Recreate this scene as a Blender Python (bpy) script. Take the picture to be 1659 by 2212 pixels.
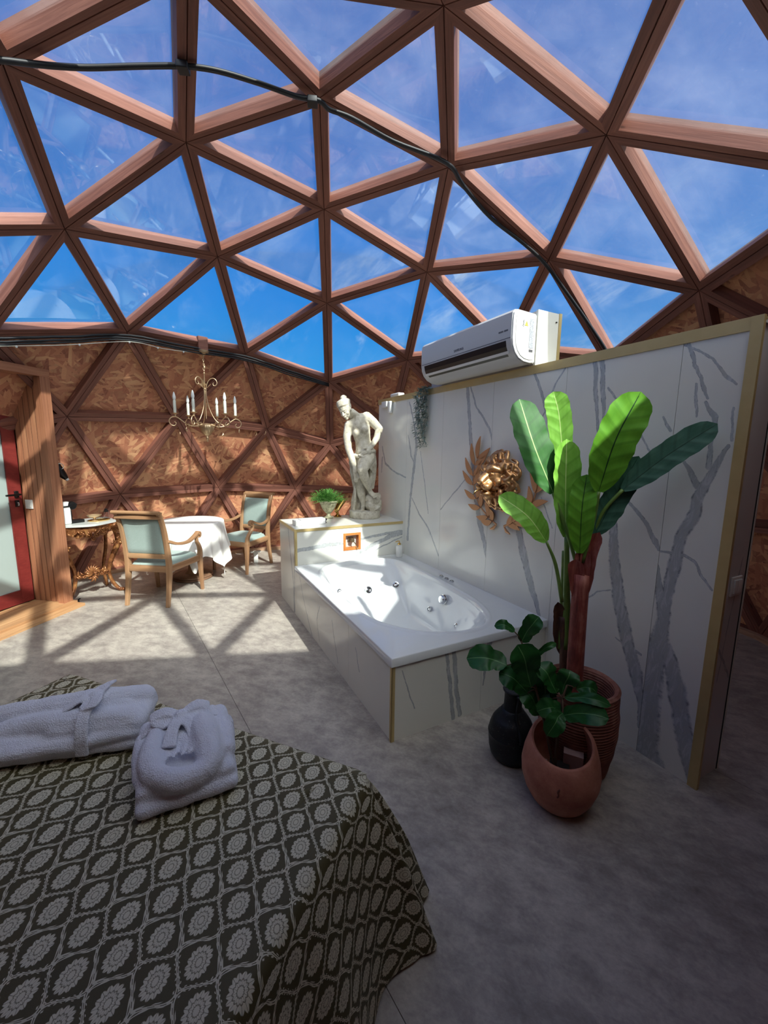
import bpy, math, random
from mathutils import Vector, Matrix, noise
from math import sin, cos, pi, radians, sqrt, atan2, hypot

# ------------------------------------------------------------------ clean start
for o in list(bpy.data.objects):
    bpy.data.objects.remove(o, do_unlink=True)
SC = bpy.context.scene
COL = SC.collection
random.seed(7)

# ------------------------------------------------------------------ camera
CAMP = Vector((-3.1336, -.0463, 1.7058))
YAW, PITCH, ROLL = -.1269, -.1521, .012
f_ = Vector((cos(PITCH) * cos(YAW), cos(PITCH) * sin(YAW), sin(PITCH)))
r_ = Vector((sin(YAW), -cos(YAW), 0)); u_ = r_.cross(f_)
r2 = r_ * cos(ROLL) + u_ * sin(ROLL); u2 = -r_ * sin(ROLL) + u_ * cos(ROLL)
cam = bpy.data.cameras.new('camera'); camo = bpy.data.objects.new('camera', cam); COL.objects.link(camo)
camo.matrix_world = Matrix(((r2.x, u2.x, -f_.x, CAMP.x), (r2.y, u2.y, -f_.y, CAMP.y), (r2.z, u2.z, -f_.z, CAMP.z), (0, 0, 0, 1)))
cam.sensor_fit = 'VERTICAL'; cam.sensor_height = 36.0
cam.lens = 883.03 / 2212 * 36.0
cam.clip_start = .02; cam.clip_end = 200
SC.camera = camo

# ------------------------------------------------------------------ colour management
SC.view_settings.view_transform = 'Standard'; SC.view_settings.look = 'None'
SC.view_settings.gamma = 1.0; SC.view_settings.use_curve_mapping = False
SC.view_settings.exposure = 0.14

# ------------------------------------------------------------------ node expression helper
class X:
    """one socket with arithmetic"""
    nt = None
    def __init__(s, sock): s.s = sock
    def _m(s, op, *o):
        n = X.nt.nodes.new('ShaderNodeMath'); n.operation = op
        for i, v in enumerate((s,) + o):
            if isinstance(v, X): X.nt.links.new(v.s, n.inputs[i])
            else: n.inputs[i].default_value = v
        return X(n.outputs[0])
    def __add__(s, o): return s._m('ADD', o)
    __radd__ = __add__
    def __mul__(s, o): return s._m('MULTIPLY', o)
    __rmul__ = __mul__
    def __sub__(s, o): return s._m('SUBTRACT', o)
    def __rsub__(s, o): return (s * -1.0) + o
    def __truediv__(s, o): return s._m('DIVIDE', o)
    def abs(s): return s._m('ABSOLUTE')
    def sin(s): return s._m('SINE')
    def cos(s): return s._m('COSINE')
    def pow(s, o): return s._m('POWER', o)
    def sqrt(s): return s._m('SQRT')
    def round(s): return s._m('ROUND')
    def gt(s, o): return s._m('GREATER_THAN', o)
    def lt(s, o): return s._m('LESS_THAN', o)
    def max(s, o): return s._m('MAXIMUM', o)
    def min(s, o): return s._m('MINIMUM', o)
    def atan2(s, o): return s._m('ARCTAN2', o)
    def fract(s): return s._m('FRACT')
    def clamp(s, a=0., b=1.):
        n = X.nt.nodes.new('ShaderNodeClamp'); X.nt.links.new(s.s, n.inputs[0]); n.inputs[1].default_value = a; n.inputs[2].default_value = b
        return X(n.outputs[0])
    def smooth(s, a, b):
        n = X.nt.nodes.new('ShaderNodeMapRange'); n.interpolation_type = 'SMOOTHSTEP'
        X.nt.links.new(s.s, n.inputs[0]); n.inputs[1].default_value = a; n.inputs[2].default_value = b
        n.inputs[3].default_value = 0; n.inputs[4].default_value = 1
        return X(n.outputs[0])

def lk(a, b): X.nt.links.new(a.s if isinstance(a, X) else a, b)
def nn(t, **k):
    n = X.nt.nodes.new(t)
    for a, b in k.items(): setattr(n, a, b)
    return n
def coord(kind='Object'): return X(nn('ShaderNodeTexCoord').outputs[kind])
def sep(v):
    n = nn('ShaderNodeSeparateXYZ'); lk(v, n.inputs[0]); return [X(o) for o in n.outputs]
def comb(x=0., y=0., z=0.):
    n = nn('ShaderNodeCombineXYZ')
    for i, v in enumerate((x, y, z)):
        if isinstance(v, X): lk(v, n.inputs[i])
        else: n.inputs[i].default_value = v
    return X(n.outputs[0])
def mapping(v, loc=(0, 0, 0), rot=(0, 0, 0), sc=(1, 1, 1)):
    n = nn('ShaderNodeMapping', vector_type='TEXTURE'); sc = tuple(1. / k for k in sc); lk(v, n.inputs[0]); n.inputs[1].default_value = loc; n.inputs[2].default_value = rot; n.inputs[3].default_value = sc
    return X(n.outputs[0])
def vadd(a, b):
    n = nn('ShaderNodeVectorMath', operation='ADD'); lk(a, n.inputs[0])
    if isinstance(b, X): lk(b, n.inputs[1])
    else: n.inputs[1].default_value = b
    return X(n.outputs[0])
def vscale(a, k):
    n = nn('ShaderNodeVectorMath', operation='SCALE'); lk(a, n.inputs[0])
    if isinstance(k, X): lk(k, n.inputs[3])
    else: n.inputs[3].default_value = k
    return X(n.outputs[0])
def noise_(v, scale=5., detail=4., rough=.5, dist=0., dim='3D'):
    n = nn('ShaderNodeTexNoise', noise_dimensions=dim); lk(v, n.inputs['Vector'])
    n.inputs['Scale'].default_value = scale; n.inputs['Detail'].default_value = detail
    n.inputs['Roughness'].default_value = rough; n.inputs['Distortion'].default_value = dist
    return X(n.outputs[0]), X(n.outputs[1])
def voro(v, scale=1., feature='F1', rnd=1., dim='3D'):
    n = nn('ShaderNodeTexVoronoi', voronoi_dimensions=dim, feature=feature); lk(v, n.inputs['Vector'])
    n.inputs['Scale'].default_value = scale; n.inputs['Randomness'].default_value = rnd
    return n
def ramp(x, *stops):
    n = nn('ShaderNodeValToRGB'); lk(x, n.inputs[0]); e = n.color_ramp.elements
    while len(e) < len(stops): e.new(.5)
    for el, (p, c) in zip(e, stops):
        el.position = p; el.color = (*c, 1) if len(c) == 3 else c
    return X(n.outputs[0])
def mix(f, a, b, mode='MIX'):
    n = nn('ShaderNodeMix', data_type='RGBA', blend_type=mode)
    if isinstance(f, X): lk(f, n.inputs[0])
    else: n.inputs[0].default_value = f
    for s, v in ((n.inputs[6], a), (n.inputs[7], b)):
        if isinstance(v, X): lk(v, s)
        else: s.default_value = (*v, 1)
    return X(n.outputs[2])
def bump(h, strength=.3, dist=.01):
    n = nn('ShaderNodeBump'); lk(h, n.inputs['Height']); n.inputs['Strength'].default_value = strength; n.inputs['Distance'].default_value = dist
    return X(n.outputs[0])
def objrand(): return X(nn('ShaderNodeObjectInfo').outputs['Random'])

def material(name, fn):
    m = bpy.data.materials.new(name); m.use_nodes = True
    nt = m.node_tree; nt.nodes.clear(); X.nt = nt
    out = nn('ShaderNodeOutputMaterial')
    sh = fn()
    nt.links.new(sh, out.inputs[0])
    return m
def principled(col=(.8, .8, .8), rough=.5, metal=0., normal=None, spec=.5, **kw):
    p = nn('ShaderNodeBsdfPrincipled')
    if isinstance(col, X): lk(col, p.inputs['Base Color'])
    else: p.inputs['Base Color'].default_value = (*col, 1)
    if isinstance(rough, X): lk(rough, p.inputs['Roughness'])
    else: p.inputs['Roughness'].default_value = rough
    p.inputs['Metallic'].default_value = metal
    p.inputs['Specular IOR Level'].default_value = spec
    if normal is not None: lk(normal, p.inputs['Normal'])
    for k, v in kw.items():
        p.inputs[k.replace('_', ' ')].default_value = v
    return p.outputs[0]
def lin(r, g, b):
    f = lambda c: (c / 255 / 12.92) if c / 255 <= .04045 else ((c / 255 + .055) / 1.055) ** 2.4
    return (f(r), f(g), f(b))

# ------------------------------------------------------------------ world: clear blue sky with thin cloud
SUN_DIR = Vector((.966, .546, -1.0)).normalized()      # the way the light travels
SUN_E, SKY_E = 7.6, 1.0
FILL_A, FILL_B = 2.35, 4.0
world = bpy.data.worlds.new('sky'); SC.world = world; world.use_nodes = True
X.nt = world.node_tree; X.nt.nodes.clear()
wo = nn('ShaderNodeOutputWorld'); bg = nn('ShaderNodeBackground')
g = coord('Generated'); gx, gy, gz = sep(g)
sky = ramp(gz.clamp(), (0., lin(150, 205, 235)), (.12, lin(42, 160, 228)), (.30, lin(40, 138, 222)), (.55, lin(54, 120, 206)), (1., lin(50, 98, 182)))
cc = comb(gx / (gz + .35), gy / (gz + .35), 0.)
n1, _ = noise_(mapping(cc, rot=(0, 0, .5), sc=(1.0, 2.6, 1)), 2.2, 7, .62, .5)
n2, _ = noise_(cc, 1.1, 2, .5)
cl = n1.smooth(.50, .80) * n2.smooth(.40, .68) * (1.0 - gz).smooth(.25, .75)
sky = mix(cl * .75, sky, lin(225, 235, 245))
# added fill glow round the unseen sun behind the camera, lifts the shaded room
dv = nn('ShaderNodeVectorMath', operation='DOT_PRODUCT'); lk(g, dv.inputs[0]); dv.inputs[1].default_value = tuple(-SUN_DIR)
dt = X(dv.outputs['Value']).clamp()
lobe = dt.pow(2.5) * FILL_A + dt.pow(9.0) * FILL_B
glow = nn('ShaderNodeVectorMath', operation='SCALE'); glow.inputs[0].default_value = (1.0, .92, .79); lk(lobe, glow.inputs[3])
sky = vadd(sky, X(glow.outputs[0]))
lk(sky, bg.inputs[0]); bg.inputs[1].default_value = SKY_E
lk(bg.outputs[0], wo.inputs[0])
sl = bpy.data.lights.new('sun', 'SUN'); sl.energy = SUN_E; sl.angle = radians(.9); sl.color = (1.0, .93, .82)
so = bpy.data.objects.new('sun', sl); COL.objects.link(so)
so.rotation_euler = SUN_DIR.to_track_quat('-Z', 'Y').to_euler(); so.location = (-6, -4, 8)

# ------------------------------------------------------------------ mesh helpers
class M:
    def __init__(s): s.v = []; s.f = []; s.uv = []; s.mi = []; s.cur = 0
    def add(s, vs, fs, T=None, uvs=None, mi=None):
        o = len(s.v)
        for p in vs:
            p = Vector(p); s.v.append(T @ p if T else p)
        for k, f in enumerate(fs):
            s.f.append([i + o for i in f]); s.mi.append(s.cur if mi is None else mi)
            s.uv.append(uvs[k] if uvs else None)
        return s
    def box(s, a, b, T=None):
        x0, y0, z0 = a; x1, y1, z1 = b
        vs = [(x0, y0, z0), (x1, y0, z0), (x1, y1, z0), (x0, y1, z0), (x0, y0, z1), (x1, y0, z1), (x1, y1, z1), (x0, y1, z1)]
        fs = [(0, 3, 2, 1), (4, 5, 6, 7), (0, 1, 5, 4), (1, 2, 6, 5), (2, 3, 7, 6), (3, 0, 4, 7)]
        d = (abs(x1 - x0), abs(y1 - y0), abs(z1 - z0)); ax = d.index(max(d))
        ot = [i for i in range(3) if i != ax]
        uvs = []
        for f in fs:
            P = [vs[i] for i in f]
            o2 = [i for i in ot if max(p[i] for p in P) - min(p[i] for p in P) > 1e-9]
            w = o2[0] if o2 else ot[0]
            if max(p[ax] for p in P) - min(p[ax] for p in P) < 1e-9:
                uvs.append([(p[ot[0]] * .3, p[ot[1]]) for p in P])
            else: uvs.append([(p[ax], p[w]) for p in P])
        return s.add(vs, fs, T, uvs)
    def rbox(s, a, b, r, T=None, seg=2):
        """box with rounded edges (sphere-swept)"""
        c = [(a[i] + b[i]) / 2 for i in range(3)]; h = [abs(b[i] - a[i]) / 2 for i in range(3)]
        r = min(r, *h); n = seg + 1
        m = 2 * n
        rows = []
        # subdivided cube mapped
        idx = {}; vs = []; fs = []
        ts = [-1 + k / n for k in range(n)] + [1 - (n - 1 - k) / n for k in range(n)]
        vals = []
        for k in range(n): vals.append((-1, -1 + k / (n - 1) if n > 1 else -1))
        ang = [(-1, (k / (n - 1)) * pi / 4 if n > 1 else 0) for k in range(n)]
        # simpler: grid of cube directions, each split in core sign + offset
        g_ = [(-1, -1 + k / (n - 1)) for k in range(n)] + [(1, k / (n - 1)) for k in range(n)]
        def vid(p, key):
            if key not in idx: idx[key] = len(vs); vs.append(p)
            return idx[key]
        def pt(i, j, k):
            sg = (g_[i], g_[j], g_[k])
            core = [c[q] + sg[q][0] * (h[q] - r) for q in range(3)]
            d = Vector([sg[q][1] for q in range(3)])
            if d.length < 1e-9: d = Vector((0, 0, 0))
            else: d.normalize()
            return tuple(core[q] + d[q] * r for q in range(3))
        L = 2 * n - 1
        for fx in range(3):
            for side in (0, L):
                for i in range(L):
                    for j in range(L):
                        q = []
                        for (di, dj) in ((0, 0), (1, 0), (1, 1), (0, 1)):
                            t = [0, 0, 0]; t[fx] = side; t[(fx + 1) % 3] = i + di; t[(fx + 2) % 3] = j + dj
                            q.append(vid(pt(*t), tuple(t)))
                        if side == 0: q.reverse()
                        fs.append(q)
        return s.add(vs, fs, T)
    def lathe(s, prof, seg=24, T=None, wob=None, a0=0., a1=2 * pi):
        vs = []; fs = []; full = abs(a1 - a0 - 2 * pi) < 1e-6
        n = seg if full else seg + 1
        for (r, z) in prof:
            for k in range(n):
                a = a0 + (a1 - a0) * k / seg
                rr = r * (wob(a, z) if wob else 1)
                vs.append((rr * cos(a), rr * sin(a), z))
        for i in range(len(prof) - 1):
            for k in range(seg):
                k2 = (k + 1) % n
                fs.append((i * n + k, i * n + k2, (i + 1) * n + k2, (i + 1) * n + k))
        if full:
            if prof[0][0] > 1e-6: fs.append(tuple(range(n - 1, -1, -1)))
            if prof[-1][0] > 1e-6: fs.append(tuple((len(prof) - 1) * n + k for k in range(n)))
        return s.add(vs, fs, T)
    def tube(s, pts, rad, seg=8, T=None, flat=None, closed=False):
        """round tube along a path; rad float or list; flat=(dir, factor) squashes"""
        pts = [Vector(p) for p in pts]; n = len(pts)
        rad = rad if isinstance(rad, (list, tuple)) else [rad] * n
        vs = []; fs = []; up = None
        for i, p in enumerate(pts):
            if closed: t = pts[(i + 1) % n] - pts[(i - 1) % n]
            else: t = pts[min(i + 1, n - 1)] - pts[max(i - 1, 0)]
            if t.length < 1e-9: t = Vector((0, 0, 1))
            t.normalize()
            if up is None:
                up = t.orthogonal().normalized()
            up = (up - t * up.dot(t))
            if up.length < 1e-6: up = t.orthogonal()
            up.normalize(); sd = t.cross(up)
            for k in range(seg):
                a = 2 * pi * k / seg
                o = (up * cos(a) + sd * sin(a)) * rad[i]
                if flat:
                    d = flat[0]; o = o - d * (o.dot(d) * (1 - flat[1]))
                vs.append(p + o)
        m = n if closed else n - 1
        for i in range(m):
            j = (i + 1) % n
            for k in range(seg):
                k2 = (k + 1) % seg
                fs.append((i * seg + k, i * seg + k2, j * seg + k2, j * seg + k))
        if not closed:
            fs.append(tuple(range(seg - 1, -1, -1))); fs.append(tuple((n - 1) * seg + k for k in range(seg)))
        return s.add(vs, fs, T)
    def bar(s, pts, w, t, side=(0, 1, 0), T=None):
        """rectangular section w (along side) x t swept along pts; w,t float or list; UV u along"""
        pts = [Vector(p) for p in pts]; n = len(pts); side = Vector(side).normalized()
        w = w if isinstance(w, (list, tuple)) else [w] * n
        t = t if isinstance(t, (list, tuple)) else [t] * n
        vs = []; L = [0.]
        for i in range(1, n): L.append(L[-1] + (pts[i] - pts[i - 1]).length)
        for i, p in enumerate(pts):
            tg = (pts[min(i + 1, n - 1)] - pts[max(i - 1, 0)]).normalized()
            nm = tg.cross(side).normalized()
            c = .18
            for (a, b) in ((-1, -1 + c), (-1 + c, -1), (1 - c, -1), (1, -1 + c), (1, 1 - c), (1 - c, 1), (-1 + c, 1), (-1, 1 - c)):
                vs.append(p + side * (a * w[i] / 2) + nm * (b * t[i] / 2))
        fs = []; uvs = []
        for i in range(n - 1):
            for k in range(8):
                k2 = (k + 1) % 8
                fs.append((i * 8 + k, i * 8 + k2, (i + 1) * 8 + k2, (i + 1) * 8 + k))
                v0 = k * .02; uvs.append([(L[i], v0), (L[i], v0 + .02), (L[i + 1], v0 + .02), (L[i + 1], v0)])
        fs.append(tuple(range(7, -1, -1))); uvs.append([(0, .01 * k) for k in range(8)])
        fs.append(tuple((n - 1) * 8 + k for k in range(8))); uvs.append([(L[-1], .01 * k) for k in range(8)])
        return s.add(vs, fs, T, uvs)
    def ell(s, c, r, T=None, seg=12, rings=8):
        R = r if isinstance(r, (tuple, list)) else (r, r, r)
        prof = [(sin(pi * i / rings), -cos(pi * i / rings)) for i in range(rings + 1)]
        vs = []; fs = []
        for (q, z) in prof[1:-1]:
            for k in range(seg):
                a = 2 * pi * k / seg; vs.append((c[0] + R[0] * q * cos(a), c[1] + R[1] * q * sin(a), c[2] + R[2] * z))
        b = len(vs); vs.append((c[0], c[1], c[2] - R[2])); vs.append((c[0], c[1], c[2] + R[2]))
        for i in range(rings - 2):
            for k in range(seg):
                k2 = (k + 1) % seg; fs.append((i * seg + k, i * seg + k2, (i + 1) * seg + k2, (i + 1) * seg + k))
        for k in range(seg):
            k2 = (k + 1) % seg
            fs.append((b, k2, k)); fs.append((b + 1, (rings - 2) * seg + k, (rings - 2) * seg + k2))
        return s.add(vs, fs, T)
    def caps(s, pts, rad, seg=10):
        """tapered chain closed with balls at every joint, for remeshing"""
        rad = rad if isinstance(rad, (list, tuple)) else [rad] * len(pts)
        for i in range(len(pts)): s.ell(pts[i], rad[i] * .995, seg=seg, rings=6)
        for i in range(len(pts) - 1): s.tube([pts[i], pts[i + 1]], [rad[i], rad[i + 1]], seg)
        return s
    def grid(s, fn, nu, nv, T=None, uvf=None, closeu=False):
        vs = []; fs = []; uvs = []
        nu1 = nu if closeu else nu + 1
        for j in range(nv + 1):
            for i in range(nu1): vs.append(fn(i / nu, j / nv))
        for j in range(nv):
            for i in range(nu):
                i2 = (i + 1) % nu1
                fs.append((j * nu1 + i, j * nu1 + i2, (j + 1) * nu1 + i2, (j + 1) * nu1 + i))
                if uvf: uvs.append([uvf(i / nu, j / nv), uvf((i + 1) / nu, j / nv), uvf((i + 1) / nu, (j + 1) / nv), uvf(i / nu, (j + 1) / nv)])
        return s.add(vs, fs, T, uvs if uvf else None)
    def prism(s, outline, z0, z1, T=None):
        n = len(outline)
        vs = [(x, y, z0) for x, y in outline] + [(x, y, z1) for x, y in outline]
        fs = [tuple(range(n - 1, -1, -1)), tuple(range(n, 2 * n))] + [(i, (i + 1) % n, n + (i + 1) % n, n + i) for i in range(n)]
        return s.add(vs, fs, T)
    def mesh(s, name, smooth=0.):
        me = bpy.data.meshes.new(name); me.from_pydata([tuple(v) for v in s.v], [], s.f)
        if any(u is not None for u in s.uv):
            ul = me.uv_layers.new(name='UVMap'); k = 0
            for f, u in zip(s.f, s.uv):
                for i in range(len(f)):
                    ul.data[k].uv = u[i] if u else (0, 0); k += 1
        if smooth:
            me.polygons.foreach_set('use_smooth', [True] * len(me.polygons))
            if smooth < 180: me.set_sharp_from_angle(angle=radians(smooth))
        me.polygons.foreach_set('material_index', s.mi)
        me.update()
        return me
    def obj(s, name, mat, parent=None, smooth=0., loc=None, rotz=0.):
        me = s.mesh(name, smooth)
        for m_ in (mat if isinstance(mat, (list, tuple)) else [mat]): me.materials.append(m_)
        o = bpy.data.objects.new(name, me); COL.objects.link(o)
        if parent: o.parent = parent
        if loc is not None: o.location = loc
        if rotz: o.rotation_euler.z = rotz
        return o
    def blob(s, name, mat, parent=None, voxel=.01, smooth=3, disp=None, loc=None, dec=None):
        """voxel-remesh everything added so far into one continuous skin"""
        me = bpy.data.meshes.new('t'); me.from_pydata([tuple(v) for v in s.v], [], s.f)
        o = bpy.data.objects.new('t', me); COL.objects.link(o)
        r = o.modifiers.new('r', 'REMESH'); r.mode = 'VOXEL'; r.voxel_size = voxel
        if smooth:
            q = o.modifiers.new('s', 'SMOOTH'); q.iterations = smooth; q.factor = .5
        if dec:
            q = o.modifiers.new('d', 'DECIMATE'); q.ratio = dec
        dg = bpy.context.evaluated_depsgraph_get()
        m2 = bpy.data.meshes.new_from_object(o.evaluated_get(dg)); bpy.data.objects.remove(o); bpy.data.meshes.remove(me)
        m2.name = name
        if disp:
            for v in m2.vertices:
                v.co = v.co + v.normal * disp(v.co)
        m2.polygons.foreach_set('use_smooth', [True] * len(m2.polygons))
        m2.materials.clear(); m2.materials.append(mat)
        o = bpy.data.objects.new(name, m2); COL.objects.link(o)
        if parent: o.parent = parent
        if loc is not None: o.location = loc
        return o

def tag(o, label=None, cat=None, group=None, kind=None):
    if label: o['label'] = label
    if cat: o['category'] = cat
    if group: o['group'] = group
    if kind: o['kind'] = kind
    return o
def thing(name, label=None, cat=None, loc=(0, 0, 0), rotz=0., group=None, kind=None):
    o = bpy.data.objects.new(name, None); COL.objects.link(o); o.empty_display_size = .1
    o.location = loc; o.rotation_euler.z = rotz
    return tag(o, label, cat, group, kind)
def crom(P, n=6, closed=False):
    """Catmull-Rom through points"""
    P = [Vector(p) for p in P]; out = []; N = len(P)
    rng = range(N if closed else N - 1)
    for i in rng:
        p0 = P[(i - 1) % N] if closed or i > 0 else P[0] * 2 - P[1]
        p1 = P[i]; p2 = P[(i + 1) % N]
        p3 = P[(i + 2) % N] if closed or i + 2 < N else p2 * 2 - p1
        for k in range(n):
            t = k / n
            out.append(.5 * ((2 * p1) + (p2 - p0) * t + (2 * p0 - 5 * p1 + 4 * p2 - p3) * t * t + (3 * p1 - p0 - 3 * p2 + p3) * t ** 3))
    if not closed: out.append(P[-1])
    return out
def lerpl(L, n):
    """resample list of floats to n"""
    out = []
    for k in range(n):
        x = k / (n - 1) * (len(L) - 1); i = min(int(x), len(L) - 2); out.append(L[i] + (L[i + 1] - L[i]) * (x - i))
    return out
def place(p, d, up=(0, 0, 1)):
    """matrix: local z along d at p"""
    q = Vector(d).normalized().to_track_quat('Z', 'Y'); return Matrix.Translation(Vector(p)) @ q.to_matrix().to_4x4()
# ------------------------------------------------------------------ materials
def wood_fn(base, dark, light, rough=.6, knots=True, use='UV', bs=.35):
    def fn():
        uv = coord('UV') if use == 'UV' else coord('Object')
        r = objrand()
        v = vadd(uv, comb(r * 37.0, r * 11.3, r * 5.0))
        g1, _ = noise_(mapping(v, sc=(2.2, 55, 55)), 1.0, 4, .6, .6)
        g2, _ = noise_(mapping(v, sc=(.8, 9, 9)), 1.0, 3, .5, 1.2)
        c = ramp((g1 * .55 + g2 * .45), (.28, dark), (.5, base), (.72, light))
        c = mix(.22, c, mix(r, dark, light))
        h = g1
        if knots:
            vn = voro(mapping(v, sc=(2.3, 9, 9)), 1.0)
            d = X(vn.outputs['Distance']); rr, _, _ = sep(X(vn.outputs['Color']))
            k = (1.0 - d.smooth(.03, .10)) * rr.gt(.6)
            c = mix(k * .8, c, tuple(x * .28 for x in base))
        return principled(c, rough, normal=bump(h, bs, .004))
    return fn
W_STRUT = material('stained_pine', wood_fn(lin(126, 79, 66), lin(84, 50, 42), lin(160, 108, 90), .66))
W_CLAD = material('cladding_pine', wood_fn(lin(168, 112, 82), lin(120, 70, 50), lin(198, 145, 108), .55))
W_DECK = material('deck_pine', wood_fn(lin(186, 140, 98), lin(140, 96, 62), lin(210, 168, 122), .55))
W_CHAIR = material('chair_beech', wood_fn(lin(160, 122, 90), lin(130, 92, 64), lin(186, 150, 112), .38, knots=False, bs=.08))
W_PALE = material('pale_batten', wood_fn(lin(176, 140, 112), lin(140, 104, 80), lin(200, 166, 138), .6, knots=False))
W_NICHE = material('niche_oak', wood_fn(lin(196, 120, 56), lin(160, 88, 36), lin(214, 146, 80), .5, knots=False, use='Object'))

def osb_fn():
    uv = coord('UV'); r = objrand()
    v = vadd(uv, comb(r * 61.0, r * 23.0, 0.))
    _, nc = noise_(v, 5.0, 2, .5)
    v = vadd(v, vscale(vadd(nc, (-.5, -.5, -.5)), .014))
    best = None; tone = None
    for k in range(4):
        rot = k * .79 + .2
        vn = voro(mapping(v, loc=(k * 3.1, k * 1.7, 0), rot=(0, 0, rot), sc=(5.5 if k % 2 else 7.5, 24 + 7 * (k % 3), 1)), 1.0, dim='2D')
        a, b, _ = sep(X(vn.outputs['Color']))
        if best is None: best, tone = a, b
        else:
            m = a.gt(best); tone = tone + (b - tone) * m; best = best.max(a)
    fine, _ = noise_(mapping(v, sc=(30, 60, 1)), 1., 3, .6)
    t = (tone * .8 + fine * .2)
    c = ramp(t, (.05, lin(128, 70, 54)), (.16, lin(178, 112, 84)), (.42, lin(196, 132, 100)), (.66, lin(208, 148, 110)), (.95, lin(224, 174, 130)))
    e = (1.0 - best.smooth(.55, .8))
    c = mix(e * .4, c, lin(120, 66, 50))
    return principled(c, .62, normal=bump(best + fine * .1, .5, .004))
OSB = material('osb_strands', osb_fn)

def glass_fn(tint=(.90, .95, .97), dust=.035, rough=.02):
    def fn():
        tr = nn('ShaderNodeBsdfTransparent'); tr.inputs[0].default_value = (*tint, 1)
        gl = nn('ShaderNodeBsdfGlossy'); gl.inputs['Roughness'].default_value = rough
        fr = nn('ShaderNodeFresnel'); fr.inputs[0].default_value = 1.45
        m1 = nn('ShaderNodeMixShader'); lk(X(fr.outputs[0]) * .22, m1.inputs[0]); X.nt.links.new(tr.outputs[0], m1.inputs[1]); X.nt.links.new(gl.outputs[0], m1.inputs[2])
        tl = nn('ShaderNodeBsdfTranslucent'); tl.inputs[0].default_value = (.95, .95, .95, 1)
        m2 = nn('ShaderNodeMixShader')
        o = coord('Object')
        a, _ = noise_(o, 1.3, 5, .65); b, _ = noise_(o, 60., 2, .7)
        lk((a.smooth(.35, .8) * .8 + .35 + b.smooth(.66, .8) * .9) * dust, m2.inputs[0])
        X.nt.links.new(m1.outputs[0], m2.inputs[1]); X.nt.links.new(tl.outputs[0], m2.inputs[2])
        return m2.outputs[0]
    return fn
GLASS = material('dusty_glazing', glass_fn())
CLEAR = material('clear_glass', glass_fn((.96, .97, .97), .0, .0))
FROST = material('frosted_door_glass', lambda: principled(lin(176, 192, 188), .35, spec=.6, Alpha=1.0))

# ---- marble: white slab with grey veins drawn as distance fields on the slab's own coordinates
def marble_fn(pl, horiz='x', rough=.14, base=lin(232, 231, 221)):
    """pl: polylines [(along, z, halfwidth)...] in the local frame of the slab"""
    def fn():
        ox, oy, oz = sep(coord('Object'))
        along = ox if horiz == 'x' else (oy * -1.0)
        p = comb(along, oz, 0.)
        n1, c1 = noise_(p, 9., 4, .6); n3, _ = noise_(p, 24., 5, .65)
        pw = vadd(p, vscale(vadd(c1, (-.5, -.5, -.5)), .03))
        fine, _ = noise_(mapping(pw, rot=(0, 0, .12), sc=(22, 6, 1)), 1., 6, .75, 1.2)
        px, py, _ = sep(pw)
        acc = None
        for line in pl:
            for (a, b) in zip(line[:-1], line[1:]):
                bx, by = b[0] - a[0], b[1] - a[1]; L2 = bx * bx + by * by
                if L2 < 1e-7: continue
                dx = px - a[0]; dy = py - a[1]
                h = (dx * (bx / L2) + dy * (by / L2)).clamp()
                ex = dx - h * bx; ey = dy - h * by
                w = h * (b[2] - a[2]) + a[2]
                d = (ex * ex + ey * ey).sqrt()
                q = 1.0 - d / (w + .0025)
                acc = q if acc is None else acc.max(q)
        if acc is None: acc = n1 * 0.0 - 1.0
        body = (acc + (n3 - .5) * .45).smooth(-.05, .3)
        edge = (1.0 - (acc - .18).abs().smooth(.0, .3))
        inner = ramp(fine, (.30, lin(92, 98, 106)), (.48, lin(150, 156, 162)), (.62, lin(190, 193, 196)))
        cloud, _ = noise_(p, 1.6, 3, .5)
        bcol = mix(cloud.smooth(.4, .75) * .35, base, lin(198, 201, 202))
        c = mix(body * (fine.smooth(.25, .55) * .45 + .38), bcol, inner)
        c = mix(edge * n3.smooth(.45, .62) * body * .6, c, lin(78, 82, 90))
        return principled(c, rough, spec=.5)
    return fn

def floor_fn():
    o = coord('Object')
    a, _ = noise_(o, 2.2, 5, .6); b, _ = noise_(mapping(o, rot=(0, 0, .6), sc=(8, 13, 1)), 1., 5, .7, .25); c_, _ = noise_(o, 60, 3, .6)
    t = a * .35 + b * .5 + c_ * .15
    c = ramp(t, (.30, lin(112, 104, 100)), (.46, lin(150, 142, 135)), (.56, lin(174, 166, 156)), (.72, lin(204, 197, 184)))
    return principled(c, .42, normal=bump(b, .06, .003), spec=.35)
FLOOR = material('mottled_grey_vinyl', floor_fn)
PLASTER = material('white_render', lambda: principled(lin(196, 192, 188), .6))
def brassf():
    n, _ = noise_(coord('Object'), 14, 3, .5)
    return principled(mix(n, lin(214, 192, 136), lin(196, 172, 116)), .42, .4)
BRASS = material('brushed_brass_trim', brassf)
ACRYL = material('white_acrylic', lambda: principled(lin(218, 221, 222), .07, spec=.6))
CHROME = material('chrome', lambda: principled(lin(200, 202, 206), .08, 1.0))
DARKGAP = material('dark_gap', lambda: principled(lin(26, 20, 20), .8))
WHITEP = material('white_plastic', lambda: principled(lin(226, 226, 222), .28))
GREYP = material('pearl_plastic', lambda: principled(lin(198, 198, 198), .3))
BLACKP = material('black_plastic', lambda: principled(lin(16, 16, 18), .35))
RUBBER = material('black_cable', lambda: principled(lin(20, 22, 28), .5))
INK = material('grey_print', lambda: principled(lin(84, 84, 88), .5))
YELLOW = material('yellow_sign', lambda: principled(lin(218, 208, 84), .5))
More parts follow.
